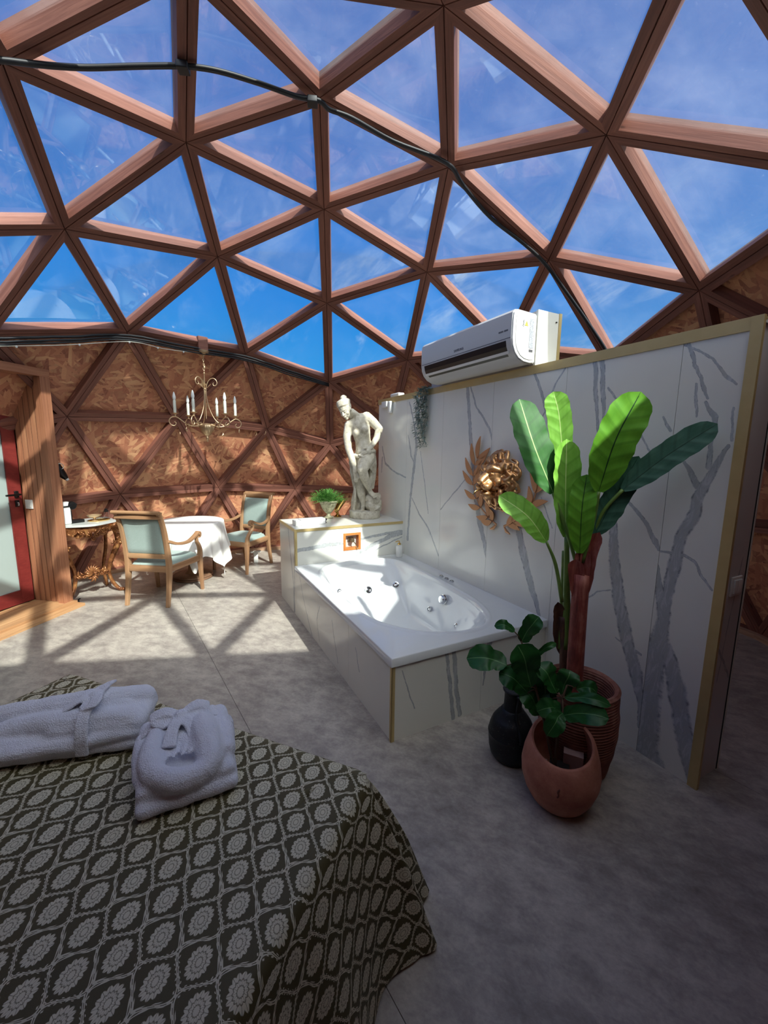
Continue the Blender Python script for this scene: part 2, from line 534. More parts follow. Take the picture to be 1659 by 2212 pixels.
REDP = material('red_door_paint', wood_fn(lin(122, 42, 40), lin(104, 32, 32), lin(140, 56, 50), .42, knots=False, use='Object', bs=.1))
def velvet():
    n, _ = noise_(coord('Object'), 190, 3, .7); m, _ = noise_(coord('Object'), 30, 3, .6)
    return principled(mix(n, lin(112, 134, 130), lin(176, 194, 188)), .85, normal=bump(n, .4, .002), Sheen_Weight=.4)
VELVET = material('sage_upholstery', velvet)
def linen():
    n, _ = noise_(coord('Object'), 120, 3, .6)
    return principled(lin(232, 230, 226), .8, normal=bump(n, .12, .002))
LINEN = material('white_cloth', linen)
def terry():
    o = coord('Object'); n, _ = noise_(o, 150, 4, .75); m, _ = noise_(o, 14, 3, .5)
    vz = X(voro(o, 210).outputs['Distance'])
    return principled(mix(m * .4, lin(226, 228, 240), lin(204, 208, 226)), .95, normal=bump(n * .7 + vz * .5, .9, .006), Sheen_Weight=.3)
TERRY = material('terry_towelling', terry)
def goldf():
    o = coord('Object'); n, _ = noise_(o, 26, 4, .6)
    return principled(ramp(n, (.3, lin(150, 104, 66)), (.55, lin(204, 154, 104)), (.75, lin(228, 188, 136))), .34, .7, normal=bump(n, .25, .004))
GOLD = material('antique_gold', goldf)
COPPER = material('satin_copper', lambda: principled(lin(194, 146, 106), .42, .5))
def bronzef():
    o = coord('Object'); n, _ = noise_(o, 18, 4, .6)
    return principled(ramp(n, (.3, lin(84, 44, 28)), (.55, lin(158, 104, 64)), (.78, lin(212, 164, 104))), .36, .5, normal=bump(n, .4, .004))
BRONZE = material('gilded_carving', bronzef)
CHAMP = material('champagne_metal', lambda: principled(lin(214, 186, 148), .35, .75))
BRASSY = material('polished_brass', lambda: principled(lin(206, 170, 104), .18, 1.0))
TAPM = material('bronze_tap', lambda: principled(lin(128, 112, 88), .35, .7))
CANDLE = material('candle_sleeve', lambda: principled(lin(216, 220, 208), .45))
BULB = material('frosted_bulb', lambda: principled(lin(226, 230, 228), .2))
def stonef():
    o = coord('Object'); n, _ = noise_(o, 12, 6, .7); m, _ = noise_(o, 55, 4, .75); big, _ = noise_(o, 4.5, 3, .6)
    c = ramp(n, (.32, lin(168, 158, 136)), (.5, lin(206, 198, 178)), (.7, lin(226, 220, 204)))
    c = mix(m.smooth(.58, .68) * big.smooth(.45, .6), c, lin(96, 90, 76))
    return principled(c, .8, normal=bump(m, .4, .004))
STONE = material('weathered_cast_stone', stonef)
def terraf(base, dark, light, ribs=0):
    def fn():
        o = coord('Object'); n, _ = noise_(o, 7, 5, .65); m, _ = noise_(o, 60, 3, .6)
        c = ramp(n, (.3, dark), (.52, base), (.72, light))
        h = m
        if ribs:
            _, _, z = sep(o); q, _ = noise_(o, 5, 2, .5)
            w = ((z + q * .02) * 420.0).sin()
            c = mix(w.smooth(.1, 1.) * .45, c, light)
            h = w
        return principled(c, .75, normal=bump(h, .35, .004))
    return fn
TERRA = material('terracotta', terraf(lin(176, 116, 94), lin(150, 88, 70), lin(196, 140, 118)))
TERRAR = material('ribbed_terracotta', terraf(lin(128, 76, 62), lin(92, 48, 38), lin(172, 122, 104), 1))
def jugf():
    o = coord('Object'); n, _ = noise_(o, 9, 5, .7); m, _ = noise_(o, 70, 3, .7)
    return principled(mix(m.smooth(.6, .72) * .5, mix(n, lin(28, 30, 32), lin(50, 52, 54)), lin(110, 108, 104)), .5, .5, normal=bump(m, .3, .003))
JUG = material('blackened_metal', jugf)
SOIL = material('potting_foam', lambda: principled(lin(40, 32, 28), .9))
def leaff(base, light, vein, rough=.55, ribs=46.0, dark=None):
    def fn():
        uv = coord('UV'); u, v, _ = sep(uv)          # u along the leaf, v -1..1 across
        a = v.abs(); n, _ = noise_(comb(u * 3.0, v * 2.0, objrand() * 9.0), 2., 3, .5)
        rib = ((u * ribs - a * 5.0) * 1.0).sin()
        c = mix(n, base, light)
        c = mix(rib.smooth(.55, 1.) * .28, c, tuple(x * .5 for x in base))
        c = mix(1.0 - a.smooth(.015, .045), c, vein)
        return principled(c, rough, normal=bump(rib * .5 + n * .2, .35, .004), spec=.3)
    return fn
LEAF_D = material('deep_green_leaf', leaff(lin(36, 88, 34), lin(60, 116, 50), lin(170, 196, 130)))
LEAF_B = material('bright_green_leaf', leaff(lin(104, 166, 46), lin(140, 196, 84), lin(196, 222, 140)))
LEAF_M = material('green_leaf', leaff(lin(84, 150, 36), lin(112, 172, 48), lin(16, 52, 26)))
LEAF_T = material('bluish_green_leaf', leaff(lin(44, 86, 70), lin(70, 112, 92), lin(30, 60, 44)))
FIGL = material('fiddle_leaf', leaff(lin(24, 72, 30), lin(44, 96, 44), lin(96, 140, 84), .38, 16.0))
STEMG = material('green_stem', lambda: principled(mix(noise_(coord('Object'), 20, 3)[0], lin(84, 116, 48), lin(120, 150, 70)), .5))
TWIG = material('brown_twig', lambda: principled(lin(92, 72, 52), .8))
def trunkf(a, b, c3):
    def fn():
        o = coord('Object'); n, _ = noise_(mapping(o, sc=(40, 40, 5)), 1., 5, .7, .5); m, _ = noise_(o, 8, 4, .6)
        return principled(ramp(n * .6 + m * .4, (.32, a), (.5, b), (.7, c3)), .6, normal=bump(n, .6, .006))
    return fn
TRUNK_R = material('reddish_sheath', trunkf(lin(84, 30, 28), lin(142, 70, 60), lin(186, 124, 106)))
TRUNK_B = material('fibrous_brown_trunk', trunkf(lin(40, 24, 18), lin(88, 56, 40), lin(132, 98, 66)))
FERN = material('fern_green', lambda: principled(mix(noise_(coord('Object'), 90, 3)[0].smooth(.35, .65), lin(36, 92, 34), lin(104, 158, 66)), .6))
SAGE = material('grey_green_trailing', lambda: principled(mix(noise_(coord('Object'), 30, 3)[0], lin(104, 122, 112), lin(168, 182, 170)), .7))

# ---- brocade bedspread: ogee lattice of leafy bands round shaded medallions
def damask():
    u, v, _ = sep(coord('UV'))
    H, V = .113, .122
    p = u / H; q = v / V
    wob = (q * (4 * pi)).sin() * .012
    p = p + wob
    pf = (p - p.round()).abs()
    b = (q * (2 * pi)).cos() * .25 + .25
    d = (pf - b)
    ad = d.abs()
    # curling band: two strands with hooked barbs
    hook = ((q * 44.0 + pf * 22.0).sin() * .5 + .5) * .030
    strand = (1.0 - (ad - .022).abs().smooth(.009, .017))
    barb = (1.0 - (ad - .040 - hook).abs().smooth(.009, .017)) * ((q * 44.0 + pf * 60.0).cos().smooth(-.2, .5))
    knot = (1.0 - ad.smooth(.006, .011)) * ((q * 60.0).sin().smooth(.0, .4))
    # medallion
    inner = d.lt(0.0)
    dx0 = pf; dq0 = (q - q.round()).abs()
    dx1 = .5 - pf; dq1 = .5 - dq0
    dx = dx1 + (dx0 - dx1) * inner; dq = dq1 + (dq0 - dq1) * inner
    # round() of q gives nearest integer cell; half cells sit between
    X_ = dx / .225; Y_ = dq / .27
    rr = (X_ * X_ + Y_ * Y_).sqrt(); th = X_.atan2(Y_)
    lobe = (th * 7.0).cos().abs() * .18 + .80
    med = 1.0 - (rr - lobe).smooth(-.02, .06)
    pet = (1.0 - ((rr - lobe * .62).abs()).smooth(.02, .06)) + (1.0 - ((rr - lobe * .30).abs()).smooth(.02, .05)) + (1.0 - (th * 7.0).sin().abs().smooth(.04, .2)) * rr.gt(.3)
    med = (med - pet.clamp() * .75).clamp()
    fine, _ = noise_(coord('UV'), 900, 2, .6)
    warp = ((v * 2600.0).sin() * .5 + .5)
    m = (strand.max(barb.max(knot))).max(med)
    gr, _ = noise_(coord('UV'), 3, 3, .5)
    base = mix(gr, lin(86, 78, 44), lin(68, 61, 38))
    light = mix(fine, lin(192, 187, 164), lin(228, 221, 194))
    c = mix(m * .92, base, light)
    return principled(c, .55, normal=bump(m * .6 + fine * .3, .5, .003), spec=.35)
DAMASK = material('olive_damask', damask)
# ---- measured shapes: vein lines of each slab (along, height, half width), joints of the dome, leaves
VEINS = {
  'P0': [[[-0.704,2.27,0.0068],[-0.736,2.184,0.0091],[-0.753,2.127,0.0068],[-0.789,2.067,0.0067],[-0.806,2.02,0.0089],[-0.829,1.97,0.0044]],[[-0.772,2.037,0.0045],[-0.776,1.949,0.0068],[-0.792,1.882,0.0023]],[[-0.695,2.237,0.0034],[-0.743,2.21,0.0034],[-0.828,2.145,0.0044],[-0.884,2.06,0.0064],[-0.933,2.016,0.0021]],[[-0.822,1.949,0.0067],[-0.868,1.877,0.0109],[-0.864,1.748,0.0088],[-0.869,1.638,0.0133]],[[-0.933,1.743,0.0064],[-0.9,1.65,0.0153],[-0.873,1.582,0.0223],[-0.84,1.489,0.0251],[-0.834,1.407,0.0299],[-0.785,1.28,0.0308],[-0.771,1.105,0.0338],[-0.754,0.948,0.0295],[-0.75,0.817,0.0348],[-0.743,0.708,0.0502],[-0.73,0.567,0.0662],[-0.716,0.366,0.0779],[-0.725,0.085,0.0869],[-0.764,-0.033,0.0942]],[[-0.784,0.674,0.0346],[-0.85,0.496,0.0488],[-0.899,0.313,0.0484],[-0.946,0.132,0.0433],[-0.978,0.017,0.0192]],[[-0.759,1.663,0.007],[-0.829,1.545,0.016]],[[-0.689,1.185,0.0037],[-0.751,1.187,0.0073],[-0.816,1.19,0.0059],[-0.861,1.165,0.0058],[-0.898,1.104,0.0057],[-0.95,1.049,0.0034]],[[-0.685,1.108,0.0075],[-0.712,0.986,0.0199],[-0.742,0.84,0.0298]],[[-0.931,1.914,0.0021],[-0.944,1.768,0.0043]]],
  'P1': [[[-0.209,2.27,0.0139],[-0.233,2.053,0.0139],[-0.271,1.833,0.0056]],[[-0.254,2.267,0.0164],[-0.282,2.048,0.0164],[-0.3,1.899,0.0055]],[[-0.414,1.346,0.0218],[-0.445,1.101,0.0356],[-0.497,0.862,0.0409],[-0.569,0.632,0.0404],[-0.638,0.465,0.0398],[-0.692,0.295,0.0237],[-0.692,0.15,0.008]],[[-0.314,2.075,0.0041],[-0.393,1.984,0.004],[-0.515,1.825,0.0038],[-0.582,1.712,0.0025]],[[-0.481,1.45,0.0053],[-0.606,1.323,0.0102],[-0.665,1.231,0.015],[-0.686,1.192,0.0074]],[[-0.506,0.613,0.0028],[-0.66,0.575,0.0052]],[[-0.31,0.798,0.0029],[-0.362,0.852,0.0037],[-0.443,0.892,0.0028]],[[-0.633,1.892,0.0024],[-0.681,1.819,0.0071]]],
  'P2': [[[0.263,2.265,0.0097],[0.179,2.099,0.0096],[0.116,1.97,0.0157],[0.051,1.752,0.0031]],[[-0.015,2.264,0.0036],[0.068,2.146,0.0049],[0.114,2.031,0.005],[0.198,1.849,0.0032]],[[0.342,1.208,0.0245],[0.251,0.952,0.038],[0.141,0.699,0.0305],[0.062,0.533,0.0134]],[[0.116,1.384,0.0032],[0.011,1.188,0.0032]]],
  'P3': [[[0.99,2.265,0.0198],[0.946,1.991,0.0198],[0.905,1.756,0.0238],[0.832,1.405,0.0277],[0.751,1.097,0.0314],[0.682,0.951,0.0233],[0.648,0.799,0.0019]],[[0.951,2.241,0.0059],[0.855,2.061,0.0077],[0.684,1.884,0.0093],[0.638,1.773,0.0074],[0.499,1.648,0.0036]],[[0.648,2.122,0.0055],[0.57,1.915,0.0126],[0.481,1.684,0.0178]],[[1.329,1.138,0.0036],[1.093,1.34,0.0051],[0.936,1.477,0.0032]]],
  'P4': [[[1.95,2.199,0.0074],[1.837,1.953,0.0146],[1.791,1.761,0.0242],[1.843,1.468,0.0223],[1.897,1.163,0.0177],[1.925,0.849,0.018],[1.939,0.715,0.0207]],[[1.965,1.86,0.005],[1.898,1.639,0.0124],[1.829,1.567,0.0074]],[[1.86,1.192,0.005],[1.712,1.036,0.0073],[1.529,0.919,0.0085],[1.395,0.755,0.0083],[1.335,0.674,0.0069]],[[1.715,1.69,0.0038],[1.611,1.339,0.0038],[1.536,1.062,0.0038]]],
  'P5': [[[2.578,1.737,0.0084],[2.5,1.544,0.014],[2.287,1.455,0.0081],[1.997,1.399,0.0077]],[[2.575,1.597,0.017],[2.595,1.427,0.0057]]],
  'F': [[[0.383,0.474,0.0114],[0.414,0.25,0.0116],[0.45,0.009,0.0148]],[[0.436,0.474,0.0144],[0.461,0.237,0.0146],[0.501,0.016,0.0149]],[[0.723,0.48,0.0242],[0.698,0.304,0.0122],[0.684,0.177,0.0015]],[[0.063,0.433,0.0013],[0.155,0.17,0.0028]]],
  'T': [[[0.022,0.685,0.0186],[0.127,0.694,0.0188],[0.3,0.715,0.024],[0.505,0.71,0.0098]],[[0.72,0.741,0.01],[0.944,0.772,0.0128],[1.227,0.791,0.0105]],[[0.623,0.556,0.01],[0.832,0.652,0.0203],[1.061,0.736,0.0259],[1.227,0.775,0.0263]],[[0.804,0.561,0.0041],[1.003,0.646,0.0052],[1.228,0.721,0.0053]]],
  'S': [[[1.931,0.499,0.0046],[1.801,0.285,0.0054],[1.63,0.093,0.0065],[1.534,0.01,0.0043]],[[1.274,0.646,0.0078],[2.031,0.524,0.0047]],[[1.308,0.368,0.006],[1.391,0.21,0.0041],[1.321,0.046,0.0032]],[[1.0,0.364,0.0055],[0.951,0.23,0.0073],[0.872,0.066,0.0036]],[[0.53,0.346,0.0032],[0.466,0.207,0.0032]],[[2.329,0.874,0.0098],[2.24,0.594,0.0146],[2.153,0.317,0.0193],[2.143,-0.008,0.0146]],[[2.106,0.89,0.014],[2.104,0.48,0.0142],[2.122,0.025,0.0145]]],
}
NODES = {'A': [0.323, 0.977, 3.865], 'B': [0.665, 2.024, 3.386], 'C': [1.44, 1.068, 3.576], 'D': [1.018, 0.01, 3.868], 'E': [-0.009, 0.019, 4.0], 'F': [-0.819, -0.607, 3.868], 'G': [0.318, -0.956, 3.871], 'H': [-0.556, -1.691, 3.582], 'I': [0.637, -1.995, 3.408], 'J': [1.456, -1.06, 3.572], 'K': [2.087, 0.002, 3.413], 'L': [1.767, 2.108, 2.905], 'M': [2.553, 1.05, 2.895], 'N': [2.995, -0.006, 2.652], 'O': [2.543, -1.064, 2.898], 'P': [-0.206, -2.753, 2.895], 'S': [1.917, 2.869, 2.023], 'T': [2.776, 1.997, 2.076], 'U': [3.342, 0.925, 1.994], 'V': [3.585, -0.016, 1.774], 'W': [2.69, 2.76, 1.07], 'X': [3.451, 1.702, 1.092], 'Y': [3.821, 0.575, 1.034], 'Z': [-0.503, 1.605, 3.629]}
BAN =  {'L1': [(-1.146, -1.185, 1.492, 0.0), (-1.103, -1.088, 1.728, 0.091), (-1.014, -1.031, 1.977, 0.012)], 'L2': [(-1.065, -1.279, 1.62, 0.025), (-1.025, -1.256, 1.89, 0.06), (-0.994, -1.229, 2.023, 0.012)], 'L3': [(-1.172, -1.258, 1.263, 0.012), (-1.144, -1.252, 1.528, 0.08), (-1.128, -1.247, 1.77, 0.012)], 'L4': [(-1.281, -1.344, 1.513, 0.011), (-1.327, -1.375, 1.763, 0.092), (-1.358, -1.455, 1.981, 0.013)], 'L5': [(-1.246, -1.295, 1.194, 0.009), (-1.251, -1.284, 1.422, 0.06), (-1.231, -1.308, 1.594, 0.009)], 'L6': [(-1.307, -1.452, 1.525, 0.011), (-1.369, -1.612, 1.691, 0.061), (-1.441, -1.785, 1.839, 0.017)], 'L7': [(-1.265, -1.357, 1.294, 0.012), (-1.271, -1.435, 1.47, 0.065), (-1.29, -1.533, 1.688, 0.014)], 'L8': [(-1.154, -1.162, 1.236, 0.012), (-1.132, -1.06, 1.369, 0.063), (-1.064, -0.926, 1.471, 0.02)], 'pet1': [(-1.232, -1.308, 1.092, 0.01), (-1.192, -1.251, 1.292, 0.01), (-1.146, -1.185, 1.492, 0.01)], 'pet4': [(-1.239, -1.319, 1.143, 0.012), (-1.266, -1.34, 1.377, 0.012), (-1.281, -1.344, 1.513, 0.009)], 'pet6': [(-1.234, -1.33, 1.178, 0.012), (-1.269, -1.381, 1.4, 0.009), (-1.307, -1.452, 1.525, 0.009)], 'pet8': [(-1.193, -1.253, 0.916, 0.01), (-1.167, -1.216, 1.113, 0.01), (-1.154, -1.162, 1.236, 0.007)], 'stemA': [(-1.181, -1.305, 0.644, 0.023), (-1.172, -1.293, 0.906, 0.02), (-1.166, -1.267, 1.262, 0.012)], 'stemB': [(-1.159, -1.292, 0.634, 0.02), (-1.152, -1.282, 0.899, 0.015), (-1.144, -1.271, 1.181, 0.01)], 'trunk': [(-1.248, -1.332, 0.411, 0.043), (-1.242, -1.324, 0.727, 0.042), (-1.239, -1.32, 1.081, 0.041)], 'sheath': [(-1.247, -1.33, 1.083, 0.029), (-1.257, -1.345, 1.208, 0.019), (-1.277, -1.374, 1.308, 0.007)], 'trunk2': [(-1.181, -1.323, 0.424, 0.033), (-1.172, -1.311, 0.64, 0.033), (-1.159, -1.292, 0.822, 0.03)]}
FIG =  [([-1.363, -0.916, 0.841], [-1.332, -0.825, 0.871], 0.022), ([-1.359, -0.955, 0.782], [-1.4, -1.015, 0.94], 0.039), ([-1.348, -0.894, 0.661], [-1.26, -0.718, 0.67], 0.059), ([-1.427, -0.985, 0.586], [-1.422, -0.905, 0.816], 0.065), ([-1.398, -0.986, 0.538], [-1.333, -0.862, 0.627], 0.051), ([-1.361, -1.03, 0.697], [-1.378, -1.127, 0.788], 0.014), ([-1.448, -1.105, 0.561], [-1.385, -1.03, 0.691], 0.05), ([-1.448, -1.132, 0.552], [-1.442, -1.169, 0.681], 0.044), ([-1.482, -1.183, 0.595], [-1.51, -1.269, 0.602], 0.03), ([-1.485, -1.125, 0.558], [-1.599, -1.276, 0.594], 0.023), ([-1.5, -1.111, 0.479], [-1.629, -1.249, 0.554], 0.043), ([-1.526, -1.096, 0.512], [-1.544, -1.015, 0.426], 0.038), ([-1.422, -1.048, 0.431], [-1.369, -0.97, 0.556], 0.055), ([-1.415, -1.083, 0.461], [-1.37, -1.062, 0.62], 0.06), ([-1.488, -1.111, 0.496], [-1.446, -1.013, 0.482], 0.04), ([-1.431, -1.089, 0.52], [-1.354, -1.001, 0.451], 0.047), ([-1.449, -1.161, 0.539], [-1.383, -1.133, 0.61], 0.037)]
FSTEM =  [[[-1.459, -1.104, 0.217], [-1.432, -1.064, 0.4], [-1.405, -1.024, 0.557], [-1.379, -0.985, 0.69], [-1.359, -0.955, 0.79]], [[-1.467, -1.116, 0.223], [-1.469, -1.118, 0.422], [-1.472, -1.123, 0.545], [-1.463, -1.146, 0.609]]]
# ------------------------------------------------------------------ dome geometry
R_IN, DEP, WB, GAP = 4.0, .09, .052, .0035
S5 = 1 / sqrt(5)
def ring(az, z): return Vector((cos(radians(az)) * sqrt(1 - z * z), sin(radians(az)) * sqrt(1 - z * z), z))
ICO = [Vector((0, 0, 1))] + [ring(72 * k, S5) for k in range(5)] + [ring(36 + 72 * k, -S5) for k in range(5)]
TRI = []
for k in range(5):
    TRI.append((0, 1 + k, 1 + (k + 1) % 5))
    TRI.append((1 + k, 6 + k, 1 + (k + 1) % 5))
    TRI.append((6 + k, 6 + (k + 1) % 5, 1 + (k + 1) % 5))
nodes = []; nkey = {}
def nid(p):
    k = (round(p.x, 4), round(p.y, 4), round(p.z, 4))
    if k not in nkey: nkey[k] = len(nodes); nodes.append(p.copy())
    return nkey[k]
faces = []
for t in TRI:
    A, B, C = (ICO[i] for i in t); G = {}
    for i in range(5):
        for j in range(5 - i):
            p = (A * (4 - i - j) + B * i + C * j).normalized(); G[i, j] = nid(p)
    for i in range(4):
        for j in range(4 - i):
            faces.append((G[i, j], G[i + 1, j], G[i, j + 1]))
            if i + j < 3: faces.append((G[i + 1, j], G[i + 1, j + 1], G[i, j + 1]))
faces = [f for f in faces if min(nodes[i].z for i in f) > -.01]
P3 = [n * R_IN for n in nodes]
for nm, c in NODES.items():
    c = Vector(c); i = min(range(len(P3)), key=lambda k: (P3[k] - c).length)
    if (P3[i] - c).length < .25: P3[i] = c
# topological level counted from the apex
adj = {}
for f in faces:
    for a in f:
        for b in f:
            if a != b: adj.setdefault(a, set()).add(b)
apex = max(range(len(P3)), key=lambda k: nodes[k].z)
lev = {apex: 0}; fr = [apex]
while fr:
    nx = []
    for a in fr:
        for b in adj[a]:
            if b not in lev: lev[b] = lev[a] + 1; nx.append(b)
    fr = nx

ceiling = thing('ceiling', kind='structure')
walls = {k: thing('wall_' + k, kind='structure') for k in ('back', 'left', 'right', 'front')}
def inset(A, B, C, w):
    ab = (B - A).normalized(); ac = (C - A).normalized(); s = ab.cross(ac).length
    return A + (ab + ac) * (w / s)
for fi, f in enumerate(faces):
    A = [P3[i] for i in f]
    N = (A[1] - A[0]).cross(A[2] - A[0])
    if N.dot(A[0]) < 0: A = [A[0], A[2], A[1]]; f = (f[0], f[2], f[1]); N = -N
    N.normalize()
    glass = max(lev[i] for i in f) <= 3
    cen = (A[0] + A[1] + A[2]) / 3; az = math.degrees(atan2(cen.y, cen.x))
    key = 'back' if abs(az) < 36 else 'left' if 36 <= az < 108 else 'right' if -108 < az <= -36 else 'front'
    par = ceiling if glass else walls[key]
    Ag = [inset(A[i], A[(i + 1) % 3], A[(i + 2) % 3], GAP) for i in range(3)]
    Aw = [inset(A[i], A[(i + 1) % 3], A[(i + 2) % 3], WB) for i in range(3)]
    Am = [a * (1 + .014 / R_IN) for a in A]; Ao = [a * (1 + DEP / R_IN) for a in A]
    Awo = [a + N * DEP for a in Aw]
    for i in range(3):
        j = (i + 1) % 3
        vs = [Ag[i], Ag[j], Aw[j], Aw[i], Am[i], Am[j], Ao[i], Ao[j], Awo[j], Awo[i]]
        L = (A[j] - A[i]).length; w = WB
        fs = [(0, 3, 2, 1), (0, 1, 5, 4), (4, 5, 7, 6), (6, 7, 8, 9), (3, 9, 8, 2), (0, 4, 6, 9, 3), (1, 2, 8, 7, 5)]
        uvs = [[(0, 0), (w, w), (L - w, w), (L, 0)], [(0, 0), (L, 0), (L, -.01), (0, -.01)], [(0, 0), (L, 0), (L, .1), (0, .1)], [(0, 0), (L, 0), (L, w), (0, w)],
               [(w, .3), (w, .3 + DEP), (L - w, .3 + DEP), (L - w, .3)], [(0, 0)] * 5, [(0, 0)] * 5]
        m = M(); m.add(vs, fs, None, uvs); m.obj('strut', W_STRUT, par)
    # infill: glass pane or strand board
    T0, T1 = (DEP - .035, DEP - .027) if glass else (DEP - .022, DEP - .008)
    Q = [inset(A[i], A[(i + 1) % 3], A[(i + 2) % 3], WB * .72) for i in range(3)]
    ex = (A[1] - A[0]).normalized(); ey = N.cross(ex)
    uvp = [((q - A[0]).dot(ex), (q - A[0]).dot(ey)) for q in Q]
    ra = random.choice((0, 1.05, 2.1)) + random.uniform(-.1, .1)
    uvp = [(x * cos(ra) - y * sin(ra), x * sin(ra) + y * cos(ra)) for x, y in uvp]
    vs = [q + N * T0 for q in Q] + [q + N * T1 for q in Q]
    fs = [(0, 2, 1), (3, 4, 5), (0, 1, 4, 3), (1, 2, 5, 4), (2, 0, 3, 5)]
    uvs = [[uvp[0], uvp[2], uvp[1]], [uvp[0], uvp[1], uvp[2]]] + [[(0, 0)] * 4] * 3
    m = M(); m.add(vs, fs, None, uvs); m.obj('pane' if glass else 'panel', GLASS if glass else OSB, par)
    # pale batten along the foot of the wall
    base = [i for i in range(3) if lev[f[i]] == 6]
    if len(base) == 2 and not glass:
        a, b = A[base[0]], A[base[1]]
        a2, b2 = a * .985, b * .985
        m = M(); up = Vector((0, 0, .045))
        m.add([a2, b2, b, a, a2 + up, b2 + up, b + up, a + up], [(0, 3, 2, 1), (4, 5, 6, 7), (0, 1, 5, 4), (1, 2, 6, 5), (2, 3, 7, 6), (3, 0, 4, 7)], None,
              [[(0, 0), (0, .06), (.9, .06), (.9, 0)]] * 6)
        m.obj('batten', W_PALE, par)

# ground outside, seen through nothing but it closes the horizon
m = M(); m.box((-60, -60, -.30), (60, 60, -.20)); gr = m.obj('ground', material('dry_ground', lambda: principled(lin(150, 140, 120), .9)))
tag(gr, kind='structure')

# ------------------------------------------------------------------ floor: vinyl laid in strips with fine seams
floor = thing('floor', kind='structure')
sa = Vector((1.318, 1.557, 0)); sb = Vector((-.705, .507, 0)); dS = (sb - sa).normalized(); nS = Vector((-dS.y, dS.x, 0))
mid = sa; ang = atan2(dS.y, dS.x)
step = abs((Vector((-2.142, -.286, 0)) - sa).dot(nS))
offs = [-6.2, -4.0, -2.0, 0.0, 2.0, 4.0, 6.2]
for i in range(len(offs) - 1):
    m = M(); m.box((-7, offs[i] + .0012, -.05), (7, offs[i + 1] - .0012, 0))
    o = m.obj('vinyl_strip', FLOOR, floor); o.location = sa; o.rotation_euler.z = ang
m = M(); m.box((-7, -7, -.19), (7, 7, -.052)); m.obj('subfloor', DARKGAP, floor)

# ------------------------------------------------------------------ bath side: local frame a (along), b (to the right), z
TH = .3516; OB = Vector((-.9805, -.3803, 0))
WB_ = 1.238
def L3(a, b, z=0.): return (a, -b, z)
def abox(m, a0, a1, b0, b1, z0, z1): return m.box((a0, -b1, z0), (a1, -b0, z1))
MARB = {k: material('veined_marble_' + k, marble_fn(v, 'y' if k in 'FT' else 'x', .16)) for k, v in VEINS.items()}
MARB0 = material('plain_marble', marble_fn([], 'x', .16))
VE = [[(1.447, 1.2, .002), (1.40, .9, .003), (1.36, .55, .002)], [(1.30, .78, .003), (1.42, .62, .008), (1.48, .55, .004)]]
MARBE = material('veined_marble_end', marble_fn(VE, 'y', .25, lin(205, 200, 198)))

wp = thing('wall_partition', loc=OB, rotz=TH, kind='structure')
AS = [-.985, -.693, -.020, .655, 1.33, 2.0, 2.68]; WH = 2.285
for i in range(6):
    key = 'P%d' % i
    m = M(); abox(m, AS[i] + (.0 if i == 0 else .0012), AS[i + 1] - .0012, WB_, WB_ + .014, .0, WH); m.obj('panel', MARB[key], wp)
m = M(); abox(m, -.955, 2.66, WB_ + .016, WB_ + .262, .0, WH - .01); m.obj('core', PLASTER, wp)
m = M(); abox(m, -.975, 2.68, WB_ + .264, WB_ + .278, .0, WH); m.obj('panel', MARB0, wp)
m = M(); abox(m, -.972, -.957, WB_ + .03, WB_ + .255, .0, WH); m.obj('panel', MARBE, wp)
m = M(); abox(m, -.995, 2.69, WB_ - .004, WB_ + .050, WH, WH + .012); abox(m, -.995, 2.69, WB_ - .006, WB_, WH - .045, WH + .012); m.obj('trim', BRASS, wp)
m = M(); abox(m, -1.005, -.960, WB_ - .008, WB_ + .012, .0, WH + .012); m.obj('trim', BRASS, wp)
m = M(); abox(m, -.985, 2.68, WB_ + .23, WB_ + .282, WH, WH + .012); m.obj('trim', BRASS, wp)
m = M(); abox(m, -.985, 2.68, WB_ + .05, WB_ + .23, WH - .008, WH + .006); m.obj('top', MARB0, wp)
m = M(); abox(m, -.9735, -.956, WB_ + .012, WB_ + .031, .0, WH - .01); abox(m, -.9735, -.956, WB_ + .254, WB_ + .27, 0, WH - .01); m.obj('shadow_gap', DARKGAP, wp)
# raised block that carries the air conditioner
m = M(); abox(m, .262, 1.55, WB_ + .006, WB_ + .225, WH + .013, 2.66); m.obj('raised_block', PLASTER, wp)
m = M(); abox(m, .256, .274, WB_ + .002, WB_ + .205, WH + .013, 2.665); m.obj('panel', MARB0, wp)
m = M(); abox(m, .252, .278, WB_ + .206, WB_ + .232, WH + .013, 2.668); m.obj('trim', BRASS, wp)
m = M(); abox(m, .248, .2565, WB_ + .175, WB_ + .183, 2.60, 2.608); m.obj('screw', DARKGAP, wp)

# light switch on the partition's end
sw = thing('light_switch', 'double white light switch on the end face of the marble partition wall', 'switch')
sw.parent = None; sw.location = OB; sw.rotation_euler.z = TH
m = M(); m.rbox((-.982, -1.452, 1.005), (-.9725, -1.352, 1.105), .004); m.obj('plate', WHITEP, sw, 40)
m = M(); m.rbox((-.989, -1.438, 1.020), (-.98, -1.403, 1.090), .003); m.obj('rocker', WHITEP, sw, 40)
m = M(); m.rbox((-.989, -1.401, 1.020), (-.98, -1.366, 1.090), .003); m.obj('rocker', WHITEP, sw, 40)

